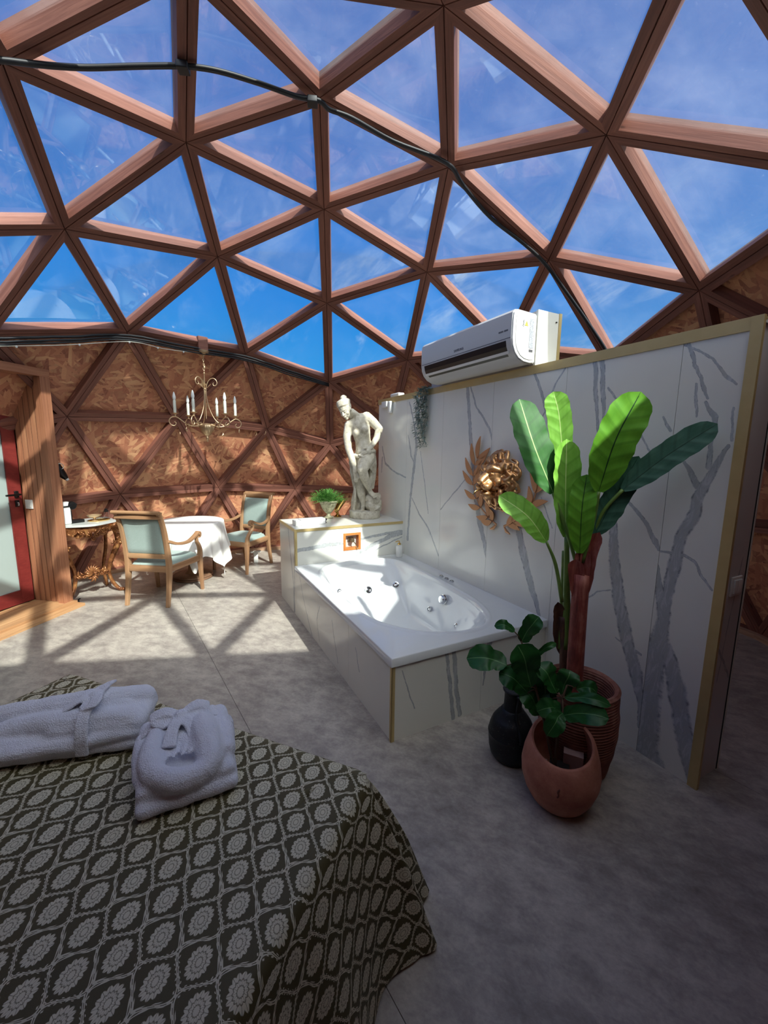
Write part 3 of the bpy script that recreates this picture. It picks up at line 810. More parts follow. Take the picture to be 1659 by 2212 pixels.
# ------------------------------------------------------------------ whirlpool bath in its marble surround
BL, BH = 2.047, .532
bath = thing('bathtub', 'white whirlpool bathtub in a veined marble surround against the partition', 'bathtub', OB, TH)
OUT = [(.03, .62), (.052, .5), (.106, .38), (.191, .27), (.32, .175), (.45, .11), (.67, .07), (.97, .058), (1.40, .078), (1.683, .115), (1.86, .21), (1.96, .38),
       (1.99, .62), (1.95, .88), (1.83, 1.02), (1.6, 1.065), (1.37, 1.07), (.89, 1.06), (.5, 1.03), (.25, .95), (.10, .84), (.04, .73)]
OUT = [(a * .965 + .045, b * .97 + .02) for a, b in OUT]
outl = crom([(a, b, 0) for a, b in OUT], 4, True); no = len(outl)
cx, cy = 1.02, .58
# deck between the outline and the slab edge
def edge_hit(p):
    dx, dy = p.x - cx, p.y - cy; ts = []
    if dx > 0: ts.append((BL - cx) / dx)
    if dx < 0: ts.append((-.012 - cx) / dx)
    if dy > 0: ts.append((WB_ - cy) / dy)
    if dy < 0: ts.append((-.012 - cy) / dy)
    t = min(ts); return Vector((cx + dx * t, cy + dy * t, 0))
eh = [edge_hit(p) for p in outl]
for crn in ((-.012, -.012), (BL, -.012), (-.012, WB_), (BL, WB_)):
    k = min(range(no), key=lambda i: (eh[i] - Vector((*crn, 0))).length); eh[k] = Vector((*crn, 0))
m = M(); rows = []
def row(fn): rows.append([fn(i) for i in range(no)])
Z = BH
row(lambda i: (eh[i].x, -eh[i].y, Z - .055)); row(lambda i: (eh[i].x, -eh[i].y, Z - .006)); row(lambda i: (eh[i].x + (.006 if eh[i].x < cx else -.0), -eh[i].y + (-.006 if eh[i].y < cy else .0), Z))
def ins(i, d, z):
    p = outl[i]; q = Vector((cx, cy, 0)) - p; a = outl[(i + 1) % no] - outl[(i - 1) % no]; n = Vector((-a.y, a.x, 0)).normalized()
    if n.dot(q) < 0: n = -n
    return (p.x + n.x * d, -(p.y + n.y * d), z)
for d, z in ((-.028, Z), (-.018, Z + .006), (-.004, Z + .013), (.012, Z + .012), (.022, Z + .002), (.030, Z - .03)):
    row(lambda i, d=d, z=z: ins(i, d, z))
def basin(i, t):
    p = outl[i]; k = .03 + .17 * t ** .8
    far = max(0, (p.x - 1.25) / .75)                # sloping back rest towards the plinth
    s = 1 - k * 1.35 - far * .40 * t
    x = cx - .05 + (p.x - cx + .05) * s; y = cy + (p.y - cy) * (1 - k * 1.5)
    ledge = 0.
    return (x, -y, Z - .03 - (.37 * t) + ledge)
for t in (.12, .25, .4, .55, .7, .82, .92, .98): row(lambda i, t=t: basin(i, t))
def low(i, s, z):
    a = basin(i, 1.0); c_ = (cx - .1, -cy); return (c_[0] + (a[0] - c_[0]) * s, c_[1] + (a[1] - c_[1]) * s, z)
for s, z in ((.97, Z - .405), (.9, Z - .418), (.5, Z - .424), (.1, Z - .428)): row(lambda i, s=s, z=z: low(i, s, z))
vs = [p for r in rows for p in r]; fs = []
for j in range(len(rows) - 1):
    for i in range(no):
        i2 = (i + 1) % no; fs.append((j * no + i2, j * no + i, (j + 1) * no + i, (j + 1) * no + i2))
fs.append(tuple((len(rows) - 1) * no + i for i in range(no)))
m.add(vs, fs); m.obj('tub', ACRYL, bath, 50)
zt = BH - .056
SS = [0.0, .665, 1.2, 1.38, BL]
SS = [0.0, .66, 1.36, BL]
for i in range(3):
    m = M(); abox(m, SS[i] + .001, SS[i + 1] - .001, 0, .014, 0, zt); m.obj('side_panel', MARB['S'], bath)
FS_ = [0.014, .666, WB_]
for i in range(2):
    m = M(); abox(m, 0, .014, FS_[i] + .001, FS_[i + 1] - .001, 0, zt); m.obj('front_panel', MARB['F'], bath)
m = M(); abox(m, .02, BL - .01, .02, WB_ - .01, 0, .09); m.obj('plinth_base', PLASTER, bath)
m = M(); abox(m, -.006, .016, -.006, .000, 0, zt); abox(m, -.006, .0, -.006, .016, 0, zt); m.obj('edge_trim', BRASS, bath)
def jet(a, b, z, d, r, name='jet'):
    T = place(L3(a, b, z), d); m = M(); m.lathe([(0, .012), (r * .35, .013), (r * .4, .004), (r * .62, .006), (r * .66, .014), (r * .95, .012), (r, .0), (r, -.01)], 20, T); return m.obj(name, CHROME, bath, 40)
jet(1.62, .30, .345, (-.75, -.45, .45), .034); jet(1.60, .60, .33, (-.85, .0, .5), .036); jet(1.58, .9, .35, (-.75, .45, .45), .03)
jet(1.02, .94, .285, (0, .9, .25), .024); jet(.62, .94, .285, (0, .9, .25), .024); jet(1.15, .20, .30, (0, -.9, .3), .024); jet(.6, .22, .30, (.1, -.9, .3), .024)
for a in (1.124, 1.042, .964): jet(a, 1.13, BH - .002, (0, 0, 1), .022, 'control_button')
T = place(L3(.86, .972, .425), (0, .95, .2)); m = M(); m.lathe([(0, .035), (.030, .034), (.036, .028), (.037, .006), (.044, .004), (.044, -.01)], 28, T); m.obj('overflow_knob', CHROME, bath, 40)
m = M(); m.lathe([(0, .004), (.02, .006), (.032, .003), (.034, 0)], 24, Matrix.Translation(L3(.95, .58, BH - .428))); m.obj('drain', CHROME, bath, 40)

# ------------------------------------------------------------------ marble plinth at the head of the bath
pl = thing('plinth', 'tall veined marble plinth with brass edges at the head of the bathtub', 'plinth', OB, TH)
PA, PB, PH = 2.050, 2.70, .905
m = M(); abox(m, PA, PA + .014, .014, .515, .0, PH - .016); m.obj('panel', MARB['T'], pl)
# front face round the niche: three pieces share one slab
def fpan(b0, b1, z0, z1):
    m = M(); abox(m, PA, PA + .014, b0, b1, z0, z1); m.obj('panel', MARB['T'], pl)
fpan(.516, .716, .0, .634); fpan(.516, .716, .820, PH - .016); fpan(.717, WB_, 0, PH - .016)
m = M(); abox(m, PA, PB, .0, .014, 0, PH - .016); m.obj('panel', MARB['S'], pl)
m = M(); abox(m, PB - .014, PB, .014, WB_, 0, PH - .016); m.obj('panel', MARB0, pl)
m = M(); abox(m, PA + .004, PB, .004, WB_, PH - .014, PH - .001); m.obj('top_slab', MARB0, pl)
m = M(); abox(m, PA - .006, PA + .004, -.006, WB_, PH - .028, PH); m.obj('edge_trim', BRASS, pl)
m = M(); abox(m, PA, PB, -.006, .004, PH - .028, PH); m.obj('edge_trim', BRASS, pl)
m = M(); abox(m, PA - .006, PA + .02, -.006, .000, BH, PH - .028); abox(m, PA - .006, PA, -.006, .018, BH, PH - .028); m.obj('edge_trim', BRASS, pl)
m = M(); abox(m, PB - .004, PB + .006, -.006, WB_, PH - .018, PH - .0005); m.obj('edge_trim', DARKGAP, pl)
# tap niche
fr_ = []
m = M()
for (b0, b1, z0, z1) in ((.516, .716, .795, .820), (.516, .716, .634, .659), (.516, .541, .659, .795), (.691, .716, .659, .795)): abox(m, PA - .006, PA + .055, b0, b1, z0, z1)
m.obj('niche_frame', W_NICHE, pl)
m = M(); abox(m, PA + .055, PA + .063, .516, .716, .634, .820); m.obj('niche_back', PLASTER, pl)
T = place(L3(PA + .054, .612, .735), (-1, 0, 0)); m = M(); m.rbox((-.024, -.04, 0), (.024, .028, .010), .008); 
pt_ = m.obj('tap_plate', TAPM, pl, 40); pt_.matrix_local = T @ Matrix.Rotation(pi / 2, 4, 'Z')
m = M(); m.lathe([(.022, 0), (.024, .05), (.020, .056), (0, .058)], 20, place(L3(PA + .05, .622, .738), (-1, 0, 0))); m.tube([L3(PA - .0, .632, .728), L3(PA - .02, .655, .69), L3(PA - .03, .675, .65)], [.006, .005, .005], 8); m.obj('tap', TAPM, pl, 40)

# ------------------------------------------------------------------ entrance: timber clad reveal, red door
ent = thing('wall_entrance', kind='structure')
c0 = Vector((1.433, 2.76, 0)); dx_ = Vector((-.958, .287, 0)); dn = Vector((.287, .958, 0))      # along the front edge, outwards
TE = atan2(dx_.y, dx_.x)
entT = Matrix.Translation(c0) @ Matrix(((dx_.x, dn.x, 0, 0), (dx_.y, dn.y, 0, 0), (0, 0, 1, 0), (0, 0, 0, 1)))
# local: x along front edge to the left, y outwards, z up
def ebox(name, a, b, mat, par=ent):
    m = M(); m.box(a, b, entT); return m.obj(name, mat, par)
HZ = 2.37
nb = 5; DR = .40
for k in range(nb):
    y0 = .075 + (DR - .075) * k / nb; y1 = .075 + (DR - .075) * (k + 1) / nb
    m = M(); m.box((-.003, y0 + .004, .052), (.016, y1 - .004, HZ), entT); m.obj('board', W_CLAD, ent)
    m = M(); m.box((.004, y1 - .004, .052), (.012, y1 + .004, HZ), entT); m.obj('joint', DARKGAP, ent)
ebox('post', (-.004, -.0, .0), (.050, .073, HZ), W_CLAD)
ebox('post', (-.050, -.0, .0), (-.006, .045, HZ + .05), W_CLAD)
for k in range(7):
    y0 = .047 + .09 * k; m = M(); m.box((-.050, y0, 0), (-.034, y0 + .087, HZ + .03), entT); m.obj('board', W_CLAD, ent)
ebox('lintel', (-.05, -.005, HZ), (1.6, .09, HZ + .075), W_CLAD)
for k in range(8):
    y0 = .09 + k * .095; m = M(); m.box((-.05, y0, HZ + .05), (1.6, y0 + .092, HZ + .07), entT); m.obj('board', W_CLAD, ent)
# soffit
m = M(); m.box((-.0, .09, HZ + .0), (1.6, DR, HZ + .02), entT); m.obj('soffit', W_CLAD, ent)
# door sill: stepped deck boards
for (y0, y1, z) in ((-.135, -.045, .030), (-.043, .05, .052), (.052, .145, .052), (.147, .24, .052), (.242, .335, .052), (.337, .43, .052)):
    m = M(); m.box((-.06, y0, .001), (1.5, y1 - .004, z - .002 * (y0 > .1)), entT); m.obj('sill_board', W_DECK, ent)
m = M(); m.tube([entT @ Vector((-.085, -.03, .01)), entT @ Vector((-.085, -.03, .05)), entT @ Vector((-.085, -.05, .06))], .008, 6); 
hk = m.obj('hook', BLACKP); tag(hk, 'small black floor hook beside the corner of the timber doorway', 'hook')
door = thing('door_1', kind='structure')
dT = entT @ Matrix.Translation((.02, DR + .01, 0)) @ Matrix.Rotation(radians(3), 4, 'Z')
def dbox(name, a, b, mat, par=door):
    m = M(); m.box(a, b, dT); return m.obj(name, mat, par)
dbox('stile', (.0, 0, .06), (.115, .045, 2.22), REDP); dbox('stile', (.90, 0, .06), (1.01, .045, 2.22), REDP)
dbox('rail', (.116, 0, .06), (.899, .045, .20), REDP); dbox('rail', (.116, 0, 2.10), (.899, .045, 2.22), REDP)
dbox('glass_pane', (.116, .018, .201), (.899, .026, 2.099), FROST)
dbox('glazing_bead', (.112, -.006, .20), (.124, .0, 2.10), REDP)
dbox('door_frame', (-.02, .046, .052), (1.1, .10, HZ), W_CLAD)
m = M(); m.rbox((.035, -.016, 1.17), (.075, -.001, 1.24), .006, dT); m.tube([dT @ Vector((.055, -.01, 1.205)), dT @ Vector((.055, -.06, 1.205)), dT @ Vector((.075, -.064, 1.205)), dT @ Vector((.19, -.064, 1.205))], [.010, .010, .011, .010], 10); m.obj('door_handle', BLACKP, door, 40)
m = M(); m.rbox((.036, -.010, 1.075), (.074, -.001, 1.145), .004, dT); m.obj('lock_plate', BLACKP, door, 40)
m = M(); m.rbox((.046, -.026, 1.085), (.064, -.006, 1.125), .006, dT); m.obj('lock_cylinder', CHROME, door, 40)
sw2 = thing('light_switch', 'single square white switch on the timber cladding beside the red door', 'switch')
m = M(); m.rbox((.0165, .285, 1.05), (.027, .375, 1.145), .004, entT); m.obj('plate', WHITEP, sw2, 40)
m = M(); m.rbox((.0265, .302, 1.068), (.032, .358, 1.127), .003, entT); m.obj('rocker', WHITEP, sw2, 40)
# ------------------------------------------------------------------ armchairs (local: faces +x)
def make_armchair(name):
    t = thing(name)
    for s in (-1, 1):
        y = s * .235
        pts = crom([(-.315, y, 0), (-.275, y, .22), (-.250, y, .42), (-.262, y, .62), (-.300, y, .85), (-.352, y, 1.0), (-.385, y, 1.035)], 3)
        m = M(); m.bar(pts, lerpl([.036, .040, .046, .044, .042, .044, .04], len(pts)), lerpl([.036, .046, .062, .05, .042, .04, .028], len(pts)), (0, 1, 0)); m.obj('rear_leg', W_CHAIR, t, 40)
        yf = s * .285
        pts = crom([(.285, yf, 0), (.272, yf, .2), (.262, yf, .42)], 3)
        m = M(); m.bar(pts, lerpl([.032, .04, .05], len(pts)), lerpl([.032, .042, .056], len(pts)), (0, 1, 0)); m.obj('front_leg', W_CHAIR, t, 40)
        # arm: down-swept from the rear post, scroll, S-shaped support
        arm = crom([(-.268, s * .25, .715), (-.15, s * .285, .665), (.0, s * .31, .655), (.12, s * .315, .69), (.20, s * .315, .725)], 4)
        m = M(); m.bar(arm, lerpl([.034, .038, .044, .048, .05], len(arm)), .030, (0, 1, 0))
        sc = [(.20 + .028 * sin(a), s * .315, .697 + .028 * cos(a)) for a in [k * .45 for k in range(9)]]
        m.bar(sc, .05, .022, (0, 1, 0)); T = Matrix.Translation((.203, s * .315, .700)) @ Matrix.Rotation(pi / 2, 4, 'X')
        m.lathe([(0, -.028), (.014, -.027), (.014, .027), (0, .028)], 12, T); m.obj('arm', W_CHAIR, t, 40)
        sup = crom([(.262, s * .288, .42), (.255, s * .295, .50), (.215, s * .305, .57), (.175, s * .31, .62), (.172, s * .313, .68), (.192, s * .315, .715)], 4)
        m = M(); m.bar(sup, lerpl([.05, .046, .04, .036, .034, .034], len(sup)), lerpl([.05, .042, .034, .03, .03, .03], len(sup)), (0, 1, 0)); m.obj('arm_support', W_CHAIR, t, 40)
    # seat rails
    m = M()
    m.bar([(-.255, -.235, .405), (-.255, .235, .405)], .066, .04, (0, 0, 1)); m.bar([(.262, -.285, .405), (.262, .285, .405)], .066, .04, (0, 0, 1))
    for s in (-1, 1): m.bar([(-.25, s * .240, .405), (.26, s * .288, .405)], .066, .032, (0, 0, 1))
    m.obj('seat_rail', W_CHAIR, t, 40)
    # cushion
    def cush(u, v):
        x = -.235 + .50 * u; wd = .215 + (.272 - .215) * u; y = -wd + 2 * wd * v
        e = min(1, 6 * min(u, 1 - u, v, 1 - v)); z = .432 + .060 * (1 - (1 - e) ** 2.2) + .018 * sin(pi * u) * sin(pi * v)
        return (x, y, z)
    m = M(); m.grid(cush, 18, 18); m.obj('seat_cushion', VELVET, t, 180)
    # back: top rail, lower rail, padded panel
    top = [(-.352 - .02 * cos(pi * k / 8 - pi / 2), -.25 + .5 * k / 8, 1.0) for k in range(9)]
    m = M(); m.bar(top, .075, .034, (.35, 0, 1)); T = Matrix.Translation((-.392, 0, 1.035)) @ Matrix.Rotation(pi / 2, 4, 'X')
    m.lathe([(0, -.262), (.019, -.26), (.019, .26), (0, .262)], 14, T); m.obj('top_rail', W_CHAIR, t, 40)
    m = M(); m.bar([(-.258, -.22, .545), (-.258, .22, .545)], .052, .030, (0, 0, 1)); m.obj('lower_rail', W_CHAIR, t, 40)
    def bx(z): # x of the back plane at height z
        P = [(.55, -.256), (.7, -.272), (.85, -.298), (.97, -.335)]
        for (a, xa), (b, xb) in zip(P[:-1], P[1:]):
            if z <= b: return xa + (xb - xa) * (z - a) / (b - a)
        return P[-1][1]
    def pad(sgn):
        def fn(u, v):
            z = .572 + .395 * v; e = min(1, 8 * min(u, 1 - u, v, 1 - v)); y = -.212 + .424 * u
            return (bx(z) + sgn * (.004 + .020 * (1 - (1 - e) ** 2)), y, z)
        return fn
    m = M(); m.grid(pad(1), 14, 14); m.grid(pad(-1), 14, 14); m.obj('back_pad', VELVET, t, 180)
    return t
def dup(root, loc, rotz, **tg):
    r = root.copy(); COL.objects.link(r); r.location = loc; r.rotation_euler.z = rotz
    for k, v in tg.items(): r[k] = v
    for ch in root.children:
        c = ch.copy(); COL.objects.link(c); c.parent = r
        for g in ch.children:
            d = g.copy(); COL.objects.link(d); d.parent = c
    return r
ch1 = make_armchair('armchair'); bpy.context.view_layer.update()
ch1.location = (1.665, 1.87, 0); ch1.rotation_euler.z = radians(-13)
tag(ch1, 'sage upholstered wooden armchair seen from behind, between gilded console and round table', 'armchair', 'armchairs at the round table')
ch2 = dup(ch1, (2.81, 1.225, 0), radians(151), label='sage upholstered wooden armchair facing us on the far side of the round table', group='armchairs at the round table')

# ------------------------------------------------------------------ round table and its cloth
TC = Vector((2.365, 1.79, 0)); TR_ = .405
tb = thing('round_table', 'round pedestal table under the white cloth, wooden ringed foot showing', 'table', TC)
m = M(); m.lathe([(0, .725), (.39, .725), (.40, .735), (.40, .752), (0, .752)], 40); m.obj('table_top', W_CHAIR, tb, 40)
m = M(); m.lathe([(.10, .07), (.06, .11), (.045, .2), (.07, .34), (.05, .5), (.045, .62), (.09, .69), (.12, .725)], 24); m.obj('column', W_CHAIR, tb, 40)
m = M(); m.lathe([(0, 0), (.235, 0), (.245, .008), (.245, .022), (.228, .030), (.24, .036), (.24, .05), (.215, .062), (.12, .07), (0, .07)], 48); m.obj('foot', material('walnut_foot', wood_fn(lin(122, 90, 70), lin(84, 60, 46), lin(150, 116, 92), .45, knots=False, use='Object')), tb, 30)
def cloth(u, v):
    a = 2 * pi * u
    if v < .3: r = TR_ * v / .3; return (r * cos(a), r * sin(a), .760)
    t = (v - .3) / .7
    ph = a - radians(-107)
    side = .80 / max(abs(cos(ph + pi / 4)), abs(sin(ph + pi / 4)))
    drop = side - TR_
    e = ((a - radians(-158) + pi) % (2 * pi)) - pi
    drop += .20 * math.exp(-(e / .13) ** 2)
    d = drop * t
    fold = .5 + .5 * sin(a * 15 + .8 * sin(a * 3)); f2 = sin(a * 27 + 1.3)
    out = .010 * (1 - math.exp(-d * 30)) + d * (.035 + .13 * fold ** 2 * min(1, d / .35) + .02 * f2)
    z = .760 - max(0, d - .01) * (.995 - .03 * fold) if d > .01 else .760 - d * d * 20
    r = TR_ + out
    w = .02 * sin(a * 9 + d * 9) * d
    return (r * cos(a + w), r * sin(a + w), max(z, .012))
m = M(); m.grid(cloth, 240, 34, closeu=True); o = m.obj('tablecloth', LINEN, None, 180); o.location = TC
tag(o, 'white linen cloth draped over the round pedestal table', 'tablecloth')

# ------------------------------------------------------------------ gilded console with marble top (local x along, y to the wall)
CR = radians(-47); CT = Vector((1.70, 2.705, 0)) + Vector((cos(CR), sin(CR), 0)) * .062
con = thing('console_table', 'carved gilded console table with white marble top beside the timber doorway', 'console table', CT, CR); con.scale = (.80, 1, 1)
def serp(k, n, hw=.335, d=.10, y0=-.03):
    pts = []
    for i in range(n + 1):
        x = -hw + 2 * hw * i / n; pts.append((x, y0 - d * (cos(x / hw * pi * .5) ** 2) + .03 * (abs(x) / hw) ** 6))
    return pts
outl2 = serp(0, 24) + [(.335, .34), (-.335, .34)]
m = M(); m.prism(outl2, .830, .855); mt = m.obj('marble_top', material('console_marble', marble_fn([], 'x', .2, lin(206, 210, 206))), con, 30)
def apron(u, v):
    x = -.30 + .6 * u; y = -.0 - .095 * (cos(x / .335 * pi * .5) ** 2)
    low_ = .70 + .05 * abs(cos(x / .30 * pi)) - .045 * math.exp(-(x / .09) ** 2)
    return (x, y, .829 - (.829 - low_) * v)
m = M(); m.grid(apron, 30, 5)
m.grid(lambda u, v: (apron(1 - u, v)[0], apron(1 - u, v)[1] + .025, apron(1 - u, v)[2]), 30, 5); m.obj('apron', BRONZE, con, 40)
def scroll(m, c, r, turns=1.4, rad=.008, flip=1, T=None, a0=0.):
    pts = []; n = 18
    for k in range(n + 1):
        t = k / n; a = a0 + flip * t * turns * 2 * pi; q = r * (1 - .82 * t)
        pts.append((c[0] + q * cos(a), c[1], c[2] + q * sin(a)))
    m.tube(pts, [rad * (1 - .35 * k / n) for k in range(n + 1)], 6, T)
    m.ell(pts[-1], rad * 1.3, T, 8, 6)
def leafy(m, p, d, L, w=.014, T=None):
    d = Vector(d).normalized(); p = Vector(p); q = Vector((-d.z, 0, d.x)); n = 7
    pts = [p + d * (L * k / n) + q * (sin(k / n * 2.6) * L * .22) + Vector((0, -.012 * sin(k / n * pi), 0)) for k in range(n + 1)]
    m.tube(pts, [w * (.35 + sin(min(1, k / n * 1.15) * pi) * .8) if k < n else w * .15 for k in range(n + 1)], 6, T, flat=(Vector((0, 1, 0)), .5))
m = M(); rnd = random.Random(3)
for s in (-1, 1):
    scroll(m, (s * .05, -.115, .735), .042, flip=s, a0=pi / 2); scroll(m, (s * .12, -.10, .765), .034, flip=-s, a0=0)
    scroll(m, (s * .19, -.075, .782), .026, flip=s, a0=1.)
    for k in range(9): leafy(m, (s * (.02 + .025 * k), -.112 + .008 * k, .75 + .012 * sin(k * 2.1)), (s * (1 if k % 2 else .6), 0, .55 * (-1) ** k), .055, .010)
m.ell((0, -.125, .74), (.03, .02, .034)); scroll(m, (0, -.13, .70), .030, flip=1, a0=pi)
m.obj('carved_crest', BRONZE, con, 60)
for s in (-1, 1):
    pts = crom([(s * .29, -.0, .815), (s * .335, -.015, .70), (s * .33, -.02, .60), (s * .27, .0, .47), (s * .215, .03, .33), (s * .205, .04, .23), (s * .235, .03, .12), (s * .295, .0, .035), (s * .33, -.02, .022)], 5)
    m = M(); m.tube(pts, lerpl([.05, .05, .044, .036, .028, .025, .025, .022, .024], len(pts)), 10, flat=(Vector((0, 1, 0)), .8)); m.obj('leg', BRONZE, con, 180)
    m = M(); m.ell((s * .345, -.028, .022), (.026, .022, .021))
    for k in (-1, 0, 1): m.tube([(s * .345, -.03 + k * .013, .02), (s * .372, -.034 + k * .016, .014), (s * .382, -.036 + k * .017, .006)], [.011, .009, .004], 6)
    m.obj('claw_foot', BRONZE, con, 60)
    m = M()
    for k in range(8):
        z = .80 - k * .028; leafy(m, (s * (.315 + .02 * sin(k)), -.045, z), (s * .6, 0, .7 * (-1) ** k - .3), .05, .011)
    scroll(m, (s * .315, -.055, .775), .030, flip=s); scroll(m, (s * .285, -.04, .60), .022, flip=-s)
    for k in range(4): leafy(m, (s * .275, -.03, .60), (cos(k * 1.5), 0, sin(k * 1.5)), .045, .008)
    m.obj('carved_knee', BRONZE, con, 60)
    m = M(); m.tube(crom([(s * .30, .30, .82), (s * .28, .30, .5), (s * .22, .28, .25), (s * .25, .29, .02)], 4), .024, 8); m.obj('rear_leg', BRONZE, con, 180)
m = M()
for s in (-1, 1):
    m.tube(crom([(s * .215, .035, .27), (s * .15, .03, .235), (s * .07, .03, .25), (0, .03, .22)], 5), .014, 8)
    for (x, z, r) in ((.05, .275, .045), (.11, .255, .035), (.165, .25, .026), (.04, .235, .026)): scroll(m, (s * x, .02, z), r, flip=s, a0=pi / 2, rad=.008)
    for k in range(10): leafy(m, (s * (.01 + .02 * k), .015, .25 + .02 * sin(k * 1.7)), (s * cos(k), 0, abs(sin(k * 1.3)) + .2), .06, .010)
for k in range(9): leafy(m, (0, .015, .27), (cos(k * pi / 8), 0, sin(k * pi / 8)), .10, .013)
for k in range(5): leafy(m, (0, .015, .23), (cos(-k * pi / 4), 0, sin(-k * pi / 4)), .07, .010)
m.obj('carved_stretcher', BRONZE, con, 60)

def on_con(x, y, z=.8555): return Matrix.Translation(CT) @ Matrix.Rotation(CR, 4, 'Z') @ Vector((x, y, z))
# coffee machine
cm = thing('coffee_machine', 'small white and black capsule coffee machine at the left end of the console', 'coffee machine', on_con(-.15, .095), CR + radians(12))
m = M(); m.rbox((-.10, -.055, .0), (-.0, .055, .20), .012); m.rbox((-.105, -.05, .17), (.02, .05, .245), .035); m.obj('body', WHITEP, cm, 40)
m = M(); m.rbox((.0, -.045, .0), (.012, .045, .15), .004); m.rbox((.0, -.045, .0), (.13, .045, .035), .006); m.obj('drip_tray', BLACKP, cm, 40)
T = Matrix.Translation((.02, 0, .200)) @ Matrix.Rotation(pi / 2, 4, 'X'); m = M(); m.lathe([(0, -.056), (.040, -.054), (.045, -.045), (.045, .045), (.040, .054), (0, .056)], 24, T); m.rbox((.02, -.014, .165), (.055, .014, .20), .006); m.obj('brew_head', BLACKP, cm, 40)
m = M(); m.tube([(-.07, -.058, .195), (.03, -.062, .200), (.085, 0, .205), (.03, .062, .200), (-.07, .058, .195)], .007, 8); m.obj('lever', BLACKP, cm, 60)
# tray, bowl, decanters
tr = M(); tr.lathe([(0, .003), (.13, .003), (.142, .012), (.145, .012), (.135, .0), (0, .0)], 40, Matrix.Diagonal((.78, .55, 1, 1))); o = tr.obj('tray', BRASSY, None, 40, on_con(.125, .085), CR)
tag(o, 'oval brass tray under the bowl and bottles on the console', 'tray')
m = M(); m.lathe([(.035, 0), (.03, .008), (.012, .016), (.014, .03), (.04, .038), (.066, .056), (.072, .07), (.069, .07), (.045, .046), (0, .04)], 32); o = m.obj('bowl', CHAMP, None, 40, on_con(.075, .06, .860))
tag(o, 'footed champagne brass bowl on the tray on the console', 'bowl')
dc = thing('decanter', 'small cut glass decanter with a cross-shaped stopper on the console', 'decanter', on_con(.145, .125, .860))
m = M(); m.lathe([(.032, 0), (.034, .02), (.018, .05), (.010, .065), (.012, .075)], 16, wob=lambda a, z: 1 + .06 * cos(8 * a)); m.obj('bottle', CLEAR, dc, 40)
m = M(); m.ell((0, 0, .095), (.009, .009, .022)); m.tube([(-.028, 0, .10), (0, 0, .105), (.028, 0, .10)], [.004, .007, .004], 6); m.tube([(0, -.028, .09), (0, 0, .09), (0, .028, .09)], [.003, .006, .003], 6); m.ell((0, 0, .122), .008); m.obj('stopper', CLEAR, dc, 60)
bt = thing('glass_bottle', 'small clear bottle with a black pump cap at the right end of the console', 'bottle', on_con(.205, .095, .860))
m = M(); m.lathe([(0, 0), (.026, 0), (.027, .005), (.027, .08), (.024, .088)], 20); m.obj('bottle', CLEAR, bt, 40)
m = M(); m.lathe([(.022, .088), (.024, .09), (.024, .102), (.016, .106), (.016, .125), (0, .126)], 16); m.obj('cap', BLACKP, bt, 40)

# dark tapered lamp hung on the boards above the console
wl_ = thing('wall_lamp', 'small black tapered wall lamp above the coffee machine beside the doorway', 'wall lamp', (1.885, 2.985, 1.42), radians(-35))
m = M(); m.tube([(-.05, 0, .13), (-.03, 0, .06), (.02, -.01, -.04), (.05, -.015, -.085)], [.012, .045, .040, .024], 10); m.obj('body', BLACKP, wl_, 60)
m = M(); m.tube([(.05, -.015, -.085), (.062, -.018, -.105)], [.021, .017], 10); m.obj('nozzle', WHITEP, wl_, 60)
m = M(); m.tube([(-.01 + .033 * cos(a), -.04, .055 + .033 * sin(a)) for a in [k * pi / 8 for k in range(16)]], .004, 6, closed=True); m.obj('ring', WHITEP, wl_, 60)
m = M(); m.rbox((-.06, -.02, .06), (-.02, .28, .12), .01); m.obj('bracket', BLACKP, wl_, 40)

# small white foot bracket behind the far chair, and the dark wall lamp by the doorway
wb = thing('wall_bracket', 'small white T-shaped floor bracket behind the far armchair', 'bracket', (3.02, 1.10, 0), radians(18))
m = M(); m.rbox((-.02, -.075, .155), (.03, .075, .185), .006); m.obj('crossbar', WHITEP, wb, 40)
m = M(); m.rbox((-.015, -.032, .0), (.02, .032, .154), .006); m.obj('post', WHITEP, wb, 40)
# ------------------------------------------------------------------ chandelier
HC = Vector((2.215, 1.475, 0))
chd = thing('chandelier', 'six-arm champagne metal chandelier with candle lamps hanging above the round table', 'chandelier', HC)
m = M(); m.lathe([(0, 2.775), (.012, 2.78), (.02, 2.80), (.034, 2.803), (.038, 2.812), (.058, 2.816), (.064, 2.828), (.066, 2.845), (0, 2.85)], 32); m.obj('ceiling_rose', CHAMP, chd, 40)
m = M()
for k in range(7):
    z = 2.765 - k * .026
    T = Matrix.Translation((0, 0, z)) @ Matrix.Rotation(k * pi / 2 + .3, 4, 'Z')
    m.tube([(.009 * cos(a), 0, .017 * sin(a)) for a in [i * pi / 5 for i in range(10)]], .0028, 6, T, closed=True)
m.tube(crom([(.02, .004, 2.79), (.026, .01, 2.72), (.012, -.008, 2.66), (.003, 0, 2.60)], 5), .003, 6); m.obj('chain', CHAMP, chd, 60)
m = M(); m.lathe([(0, 2.60), (.007, 2.594), (.009, 2.585), (.005, 2.575), (.005, 2.41), (.022, 2.405), (.022, 2.395), (.006, 2.39), (.005, 2.05)], 12); m.obj('stem', CHAMP, chd, 40)
